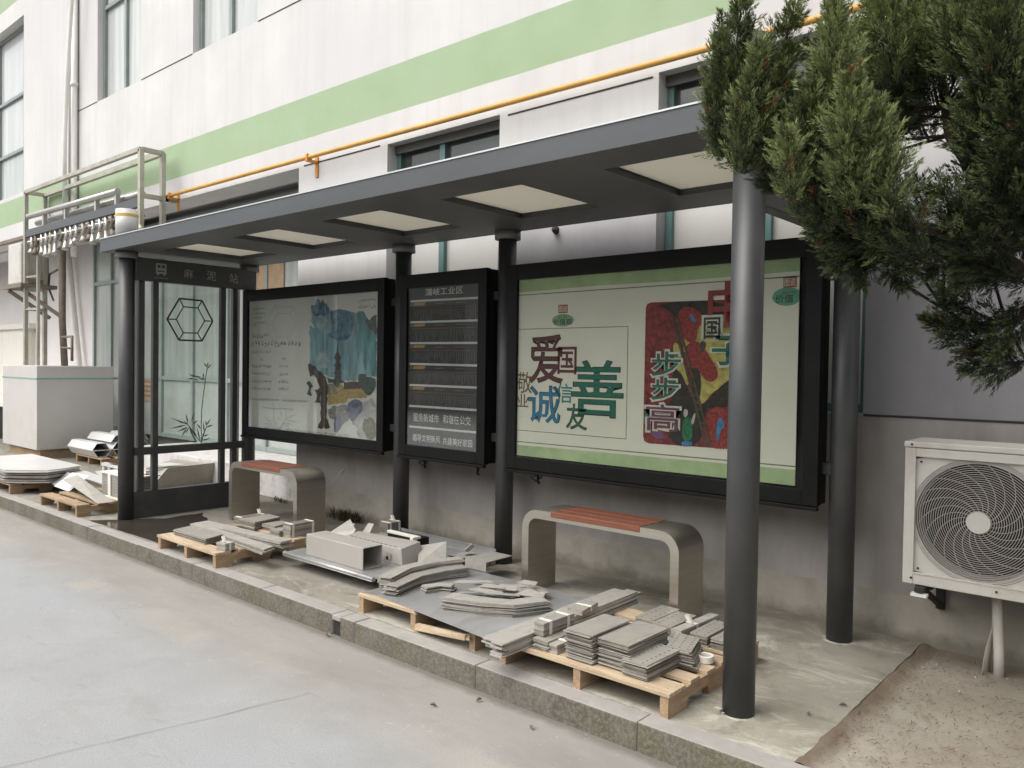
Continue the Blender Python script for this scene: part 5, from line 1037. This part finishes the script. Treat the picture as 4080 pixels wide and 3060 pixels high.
m = MB(); m.tube([(.658,1.27,-.03),(.668,1.28,.1),(.683,1.29,.2),(.690,1.29,.40)], [.018,.014,.010,.009], 8); m.tube([(.655,1.20,-.02),(.663,1.23,.08),(.685,1.26,.2),(.69,1.27,.40)], .004, 6)
tag(m.obj('drain_hose', 'frame_steel', origin=(.67,1.27,0)), 'thin grey drain hose and wire beside the thick cream pipe', 'hose')

# ================================================================ left background
T = thing('white_block', (-11.7,1.5,0), 'big white box shaped block with a teal line round its top, left of the shelter', 'block')
m = MB(); m.box(-12.42,-10.98,.972,2.02,.13,1.325); m.obj('body', 'box_white', T, .008)
m = MB(); m.box(-12.424,-10.976,.967,2.024,1.135,1.155); m.obj('stripe', 'teal_line', T)
m = MB(); m.box(-12.3,-11.02,1.03,1.98,0,.13); m.obj('plinth', 'pallet_old', T)
T = thing('pipe_rack', (-9.8,1.2,1.33), 'rusty steel tube rack carrying a row of gas valves above the white block', 'pipe rack')
fx0, fx1, fy0, fy1, ft = -11.67, -7.9, 1.05, 1.305, 3.86
m = MB()
for x, y, zb in ((fx0,fy0,1.33),(fx0,fy1,1.33),(fx1,fy0,2.75),(fx1,fy1,2.75),(fx0+.35,fy0+.05,1.33)):
    w = .05 if x != fx0+.35 else .035
    m.box(x-w/2*1.2,x+w/2*1.2,y-w/2,y+w/2,zb,ft if w > .04 else 3.3)
for y in (fy0,fy1): m.bar((fx0,y,ft),(fx1,y,ft),.05,.05)
for x in (fx0,fx1): m.bar((x,fy0,ft),(x,fy1,ft),.05,.05)
m.bar((fx1,fy0,3.33),(fx1,YW-.1,3.33),.05,.05); m.bar((fx1,fy1,3.33),(fx1,YW,3.33),.05,.05)
for z in (2.15,2.62): m.bar((fx0,fy0,z),(fx0,fy1,z),.04,.04); m.bar((fx0,fy0,z),(fx0+.35,fy0+.05,z),.03,.03)
m.obj('frame', 'frame_steel', T)
m = MB(); m.tube([(-11.6,1.06,3.50),(-8.55,1.06,3.46)], .04, 10); m.tube([(-11.6,1.18,3.42),(-8.15,1.18,3.40)], .04, 10)
for x in (-11.0,-10.2,-9.2,-8.6): m.box(x-.025,x+.025,1.05,1.10,3.30,3.48)
m.obj('header_pipe', 'pipe_steel', T)
m = MB(); m.box(-11.65,-7.95,1.03,1.09,3.20,3.30); m.obj('channel_beam', 'fascia_paint', T)
n = 20; proto = None
for k in range(n):
    x = -11.45+k*3.5/(n-1)+random.uniform(-.03,.03); v = MB(); e = random.uniform(-.05,.05); q = random.uniform(-.03,.05); v.tube([(x,1.06,3.19),(x,1.06,3.10),(x+.03,1.04,3.02)], [.022,.03,.022], 7); v.tube([(x,1.0,3.11),(x,1.12,3.11)], .016, 6); v.tube([(x+.03,1.04,3.02),(x+.06+q,1.03,2.94+e),(x+.07+q,1.03,2.90+e)], [.015,.03,.05], 8)
    v.obj('valve', random.choice(('valve_metal','valve_metal','rust_steel','frame_steel')), T)
T = thing('air_conditioner', (-12.2,1.2,2.5), 'small white air conditioner on a bracket behind the pipe rack at the left', 'air conditioner')
m = MB(); m.box(-12.28,-11.73,1.0,1.39,2.53,3.14); m.obj('casing', 'acbody', T, .02)
m = MB(); m.box(-12.42,-11.6,.96,1.45,2.47,2.525); m.bar((-11.75,1.02,2.45),(-11.42,1.45,2.05),.05,.05); m.bar((-12.3,1.02,2.45),(-11.9,1.45,2.05),.05,.05); m.obj('bracket', 'rust_steel', T)
m = MB(); m.tube([(-11.4,1.45,3.05),(-11.4,1.45,2.0),(-11.3,1.45,1.3)], .05, 8); m.tube([(-11.45,1.4,2.75),(-11.7,1.38,2.70),(-11.75,1.38,2.5),(-11.6,1.4,2.3)], .016, 6); m.tube([(-11.3,1.4,1.75),(-10.75,1.35,1.75),(-10.75,1.35,1.4)], .02, 6); m.tube([(-11.3,1.4,1.6),(-10.8,1.35,1.58)], .016, 6)
tag(m.obj('vertical_pipe', 'rust_steel', origin=(-11.4,1.45,1.3)), 'rusty upright pipe with looped thin tubes above the white block', 'pipe')
T = thing('boundary_wall', (-17,2.5,0), 'low cream rendered wall with a coping at the far left', 'wall')
m = MB(); m.box(-24,-15.95,2.44,2.559,.0,2.02); m.obj('body', 'cream_wall', T); m = MB(); m.box(-24,-15.72,2.38,2.555,2.021,2.12); m.obj('coping', 'cream_wall', T)
T = thing('garden_trough', (-14.6,1.9,0), 'dark low trough with a white rim between the far wall and the white block', 'trough')
m = MB(); m.box(-17.5,-13.3,1.6,2.35,0,.58); m.obj('body', 'case_side', T); m = MB(); m.box(-17.55,-13.25,1.55,2.38,.581,.66); m.obj('rim', 'cream_wall', T)
m = MB(); m.box(-11.07,-10.70,2.478,2.49,.80,1.145); o = tag(m.obj('notice', 'kraft_orange', origin=(-10.9,2.48,.8)), 'orange paper notice stuck on the entrance glass', 'notice')
m = MB()
for r_ in range(4):
    for q in range(6): m.box(-11.03+q*.052,-11.03+q*.052+.034,2.4755,2.4768,1.08-r_*.072,1.115-r_*.072)
m.obj('lettering', 'rust_steel', o)
# trapezoid channels stacked on the yellow pallet
k = 0
for z, xs in ((.11,(-10.42,-10.14,-9.86)),(.205,(-10.42,-10.14,-9.86)),(.30,(-10.4,))):
    for x in xs:
        ya, yb = (1.33,2.25); pass
for lvl, (z, items) in enumerate(((.112,[1.36,1.62,1.9]),(.205,[1.36,1.62,1.9]),(.298,[1.62,1.9]))):
    for y in items:
        up = lvl != 0; m = MB(); xa, xb = -10.62, -9.72-.04*lvl; w0, w1, h_, t = .055, .115, .088, .005
        a, b = (w0, w1) if lvl == 0 else (w1, w0)
        for (ya, za), (yb, zb) in (((-a,0),(-b,h_)),((a,0),(b,h_)),((-a,0) if lvl == 0 else (-b,h_),(a,0) if lvl == 0 else (b,h_))):
            m.hexa([(xa,y+ya,z+za),(xb,y+ya,z+za),(xb,y+yb,z+zb),(xa,y+yb,z+zb)],[(xa,y+ya,z+za+t),(xb,y+ya,z+za+t),(xb,y+yb,z+zb+t),(xa,y+yb,z+zb+t)])
        m.box(xa,xb,y-max(a,b),y+max(a,b),z+h_+t*.5,z+h_+t) if lvl == 0 else None
        tag(m.obj('trapezoid_channel', 'white_sheet', origin=((xa+xb)/2,y,z)), 'white trapezoid sheet channel stacked on the pallet by the entrance glass', 'metal channel', 'trapezoid channels on the pallet by the glass')
# pale sheets on the leftmost pallet, top one whitened as if reflecting sky
for k in range(13):
    z = Z+k*.0108; a = random.uniform(-.02,.02); dx, dy = random.uniform(-.02,.02), random.uniform(-.015,.015)
    e = random.uniform(-.10,.05); P = [(-9.5,-.285),(-8.02+e,-.285),(-7.86+e,-.15),(-7.72+e*.5,.02),(-7.80+e*.3,.20),(-7.95,.42),(-9.5,.42)]
    m = MB(); m.prism([(x+dx+a*(y-.1),y+dy) for x,y in P], z+.0005, z+.0086)
    tag(m.obj('steel_sheet', 'white_sheet' if k == 12 else 'steel_plate_light', origin=(-8.7,.1,z)), 'pale sheet in the tall stack at the left edge, on the leftmost pallet', 'steel sheet', 'pale sheets stacked on the leftmost pallet')
for k in range(4):
    m = MB(); z = .165+k*.012; m.hexa([(-8.30,.24,z),(-7.05,.30,z-.06),(-7.15,.48,z-.06),(-8.35,.46,z)],[(-8.30,.24,z+.008),(-7.05+.02*k,.30,z-.052),(-7.15,.48,z-.052),(-8.35,.46,z+.008)])
    tag(m.obj('steel_sheet', 'white_sheet' if k == 3 else 'steel_plate', origin=(-7.7,.37,z-.05)), 'long pale sheet sloping down from the tall stack towards the end screen', 'steel sheet', 'sloping pale sheets left of the shelter')  # top sheet painted whiter, standing in for sky reflection
leanplate([(-7.95,.08,.10),(-7.42,.02,.108),(-7.5,.22,.20),(-8.02,.24,.21)], 'crumpled pale folded sheet in front of the sloping sheets', mat='galv_sheet')
leanplate([(-7.50,.00,.109),(-7.02,-.03,.109),(-7.12,.20,.235),(-7.56,.20,.225)], 'pale folded sheet with a bright edge right of the crumpled one', mat='white_sheet')
leanplate([(-7.1,.08,.26),(-6.1,.02,.12),(-6.15,-.10,.11),(-7.15,-.04,.22)], 'dark grey folded plate sloping over the pallet by the end screen', mat='steel_plate')
T = thing('plate_bundle', (-6.35,.25,.11), 'thick white edged bundle wrapped with white corner profiles behind the left post', 'plate bundle', 'taped bundles of steel bars')
for k in range(8):
    m = MB(); m.box(-6.66,-6.08,.14,.42,.112+k*.026,.112+k*.026+.023); m.obj('plate', 'steel_plate', T)
m = MB(); m.box(-6.50,-6.44,.128,.138,.12,.322); m.box(-6.9,-6.06,.10,.13,.105,.118); m.box(-6.70,-6.05,.13,.43,.3225,.334); m.obj('tape', 'tape_white', T)
m = MB()
for x in (-7.0,-6.86): m.bar((x,.30,.16),(x,.30,.36),.03,.05); m.bar((x-.02,.30,.36),(x+.75,.34,.36),.05,.03)
tag(m.obj('corner_profile', 'white_sheet', origin=(-6.8,.3,.2)), 'bent white corner profiles standing beside the wrapped bundle', 'profile')
m = MB(); m.add([(-8.1,1.10,.01),(-7.15,.82,.012),(-7.15,1.95,.02),(-8.6,1.95,.02),(-7.65,1.02,.20),(-7.10,1.0,.25),(-7.10,1.95,.27),(-8.3,1.9,.24)],[(0,1,5,4),(1,2,6,5),(4,5,6,7),(0,4,7,3),(2,3,7,6),(0,3,2,1)])
tag(m.obj('folded_sheet', 'steel_plate', origin=(-7.7,1.4,0)), 'big dark folded sheet lying behind the left end screen', 'folded sheet')
m = MB(); m.prism([(-8.9,.95),(-7.75,.62),(-7.45,.95),(-8.75,1.6)], .03, .045); tag(m.obj('steel_sheet', 'white_sheet', origin=(-8.2,1,.03)), 'flat white sheet on the ground seen between the end screen bars', 'steel sheet')
leanplate([(-7.46,.98,.255),(-7.16,1.0,.262),(-7.10,1.20,.270),(-7.42,1.18,.262)], 'small bright offcut lying on the dark folded sheet', mat='white_sheet')

# ================================================================ weeds
def weed(cx, cy, n, h, label, spread):
    T = thing('weed_clump', (cx,cy,0), label, 'weeds'); m = MB(); tone = []
    for k in range(n):
        a = RNG.uniform(0,6.28); r = RNG.uniform(0,spread); x, y = cx+r*math.cos(a)*1.6, min(cy+r*math.sin(a)*.5,YW-.01); L = h*RNG.uniform(.2,1); w = RNG.uniform(.002,.006); b = RNG.uniform(0,6.28); e = RNG.uniform(.3,1.4)*L
        dx, dy = math.cos(b)*e, math.sin(b)*e*.6; px, py = -math.sin(b)*w, math.cos(b)*w
        ye = min(y+dy,YW-.005); m.add([(x-px*.4,y-py*.4,0),(x+px*.4,y+py*.4,0),(x+dx*.5+px,min(y+dy*.5+py,YW-.004),L*.65),(x+dx,ye,L),(x+dx*.5-px,min(y+dy*.5-py,YW-.004),L*.65)],[(0,1,2,4),(4,2,3)]); tone += [RNG.uniform(0,1)]*5
    o = m.obj('leaves', 'weed_leaf', T); at = o.data.attributes.new('tone','FLOAT','POINT'); at.data.foreach_set('value', np.array(tone, np.float32))
weed(-4.42,1.36,420,.105,'dark scrubby weed clump at the foot of the wall right of the far bench',.16)
weed(-5.62,1.50,60,.075,'small weed growing at the entrance step behind the far bench',.10)

# ================================================================ juniper tree
TR = thing('juniper_tree', (1.42,-.12,-.02), 'dark green juniper tree overhanging the right end of the shelter', 'tree')
m = MB(); m.tube([(1.42,-.12,-.1),(1.40,-.12,.6),(1.36,-.10,1.3),(1.42,-.08,2.2),(1.50,-.1,3.2),(1.5,-.1,4.6),(1.5,-.1,5.8)], [.13,.10,.09,.08,.07,.05,.02], 14); m.obj('trunk', 'bark', TR)
m = MB(); base = [(1.37,-.10,1.45),(1.36,-.10,1.30),(1.36,-.10,1.35)]
rad = [[.035,.026,.022,.019,.017,.014,.010,.006],[.025,.02,.018,.015,.012,.008,.005],[.02,.014,.010,.008,.004]]
for L, b, r in zip(LIMBS, base, rad): m.tube([b]+L, r, 8)
for L in TWIGS: m.tube(L, [.004,.0035,.002], 5)
for b, t, w, tone, den in [((p[0:3]),(p[3:6]),p[6],p[7],p[8]) for p in PLUMES]:
    m.tube([b, tuple(b[i]+(t[i]-b[i])*.5 for i in range(3)), t], [.006,.004,.001], 5)
    # short stem towards the nearest limb point
    q = min((pt for L in LIMBS for pt in L), key=lambda s: sum((s[i]-b[i])**2 for i in range(3))); 
    if sum((q[i]-b[i])**2 for i in range(3)) < .2: m.tube([q, b], [.006,.005], 5)
extra = []
for k in range(74):
    a = RNG.uniform(0,6.28); r = RNG.uniform(.2,1.5); z = RNG.uniform(2.75,5.6); r *= 1-.5*(z-2.75)/2.85
    x, y = 1.5+r*math.cos(a)*1.1, -.15+r*math.sin(a)
    lim = z-1.41 < .62*math.hypot(x-1.41,y+3.07)+.12      # keep the seen outline to the limbs above
    if y > 1.25 or (lim and x < 1.406-(y+3.067)*.12): continue
    extra.append(((x,y,z),(x+.25*math.cos(a)+RNG.uniform(-.1,.1),y+.25*math.sin(a),z+RNG.uniform(.35,.65)),RNG.uniform(.13,.24),RNG.uniform(.3,.7),.0))
for k in range(18):
    z = RNG.uniform(1.75,2.9); x = RNG.uniform(1.75,2.7); y = RNG.uniform(-.9,.7)
    extra.append(((x,y,z),(x+.15,y+RNG.uniform(-.15,.15),z+RNG.uniform(.35,.55)),RNG.uniform(.12,.2),RNG.uniform(.3,.6),.0))
for b, t, w, tone, den in extra: m.tube([(1.5,-.1,min(b[2]-.2,5.5)), b, t], [.02,.012,.002], 5)
m.obj('limbs', 'bark', TR)
def plume(b, t, w, tone, n_tuft, needles, size=1.0):
    b = np.array(b); t = np.array(t); ax = t-b; L = np.linalg.norm(ax); ax = ax/L
    u = np.cross(ax,[.3,.9,.2]); u /= np.linalg.norm(u); v = np.cross(ax,u)
    s = RNG.beta(1.15,1.25,n_tuft); prof = (.80 if t[1] < -.55 or tone < .21 else 1.0)*w*np.clip(np.sin(np.pi*np.clip(s,.0,1)**.62*.96+.10),.06,1)
    ang = RNG.uniform(0,2*np.pi,n_tuft); rr = np.sqrt(RNG.uniform(.04,1.4,n_tuft))
    rad = np.cos(ang)[:,None]*u+np.sin(ang)[:,None]*v
    pos = b+ax*(s*L)[:,None]+rad*(prof*rr*.72)[:,None]+RNG.normal(0,.006,(n_tuft,3))
    d = ax*1.0+rad*(.15+.75*rr)[:,None]+RNG.normal(0,.26,(n_tuft,3)); d[:,2] += .10-(.75*RNG.uniform(0,1,n_tuft) if tone < .28 else 0); d /= np.linalg.norm(d,axis=1)[:,None]
    tl = RNG.uniform(.030,.085,n_tuft)*size*(.55+.6*prof/w)
    tt = np.clip(tone*.66+.46*rr+.26*(s-.5)+RNG.normal(0,.15,n_tuft)-.34,0,.85)  # inner tufts painted darker as crown shade, outer ones lighter like new growth
    dead = RNG.uniform(0,1,n_tuft) < .009; tt[dead] = 1.0
    K = needles
    k = np.tile(np.linspace(0,1,K),(n_tuft,1)); pr = RNG.normal(0,1,(n_tuft,K,3)); pr -= d[:,None]*(pr*d[:,None]).sum(2)[...,None]; pr /= np.linalg.norm(pr,axis=2)[...,None]+1e-6
    ou = RNG.uniform(.1,1,(n_tuft,K))*(1-k**1.5)
    P = pos[:,None]+d[:,None]*(k*tl[:,None])[...,None]+pr*(ou*.011*size)[...,None]
    nd = d[:,None]*1.0+pr*(.22+.5*(1-k))[...,None]+RNG.normal(0,.12,(n_tuft,K,3)); nd /= np.linalg.norm(nd,axis=2)[...,None]
    nl = RNG.uniform(.010,.022,(n_tuft,K))*size; nw = RNG.uniform(.0010,.0019,(n_tuft,K))*size
    sd_ = np.cross(nd,RNG.normal(0,1,(n_tuft,K,3))); sd_ /= np.linalg.norm(sd_,axis=2)[...,None]
    mid = P+nd*(nl*.45)[...,None]
    V = np.stack([P,mid-sd_*nw[...,None],P+nd*nl[...,None],mid+sd_*nw[...,None]],2).reshape(-1,3)
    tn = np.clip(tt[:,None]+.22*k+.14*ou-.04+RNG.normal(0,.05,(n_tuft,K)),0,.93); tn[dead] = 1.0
    return V, np.repeat(tn.reshape(-1),4)
VV, TT = [], []
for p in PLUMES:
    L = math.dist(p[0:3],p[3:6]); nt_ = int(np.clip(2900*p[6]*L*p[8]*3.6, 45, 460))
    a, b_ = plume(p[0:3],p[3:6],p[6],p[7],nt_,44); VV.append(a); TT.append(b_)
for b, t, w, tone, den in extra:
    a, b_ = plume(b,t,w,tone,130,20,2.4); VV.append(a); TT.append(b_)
V = np.concatenate(VV)-np.array(TR.location); T_ = np.concatenate(TT).astype(np.float32); nq = len(V)//4
me = bpy.data.meshes.new('foliage'); me.vertices.add(len(V)); me.vertices.foreach_set('co', V.astype(np.float32).ravel())
me.loops.add(nq*4); me.loops.foreach_set('vertex_index', np.arange(nq*4, dtype=np.int32)); me.polygons.add(nq); me.polygons.foreach_set('loop_start', np.arange(0,nq*4,4,dtype=np.int32))
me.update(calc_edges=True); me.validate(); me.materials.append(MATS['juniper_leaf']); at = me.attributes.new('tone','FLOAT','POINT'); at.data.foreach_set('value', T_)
fo = bpy.data.objects.new('foliage', me); COL.objects.link(fo); fo.parent = TR
print('needles', nq)
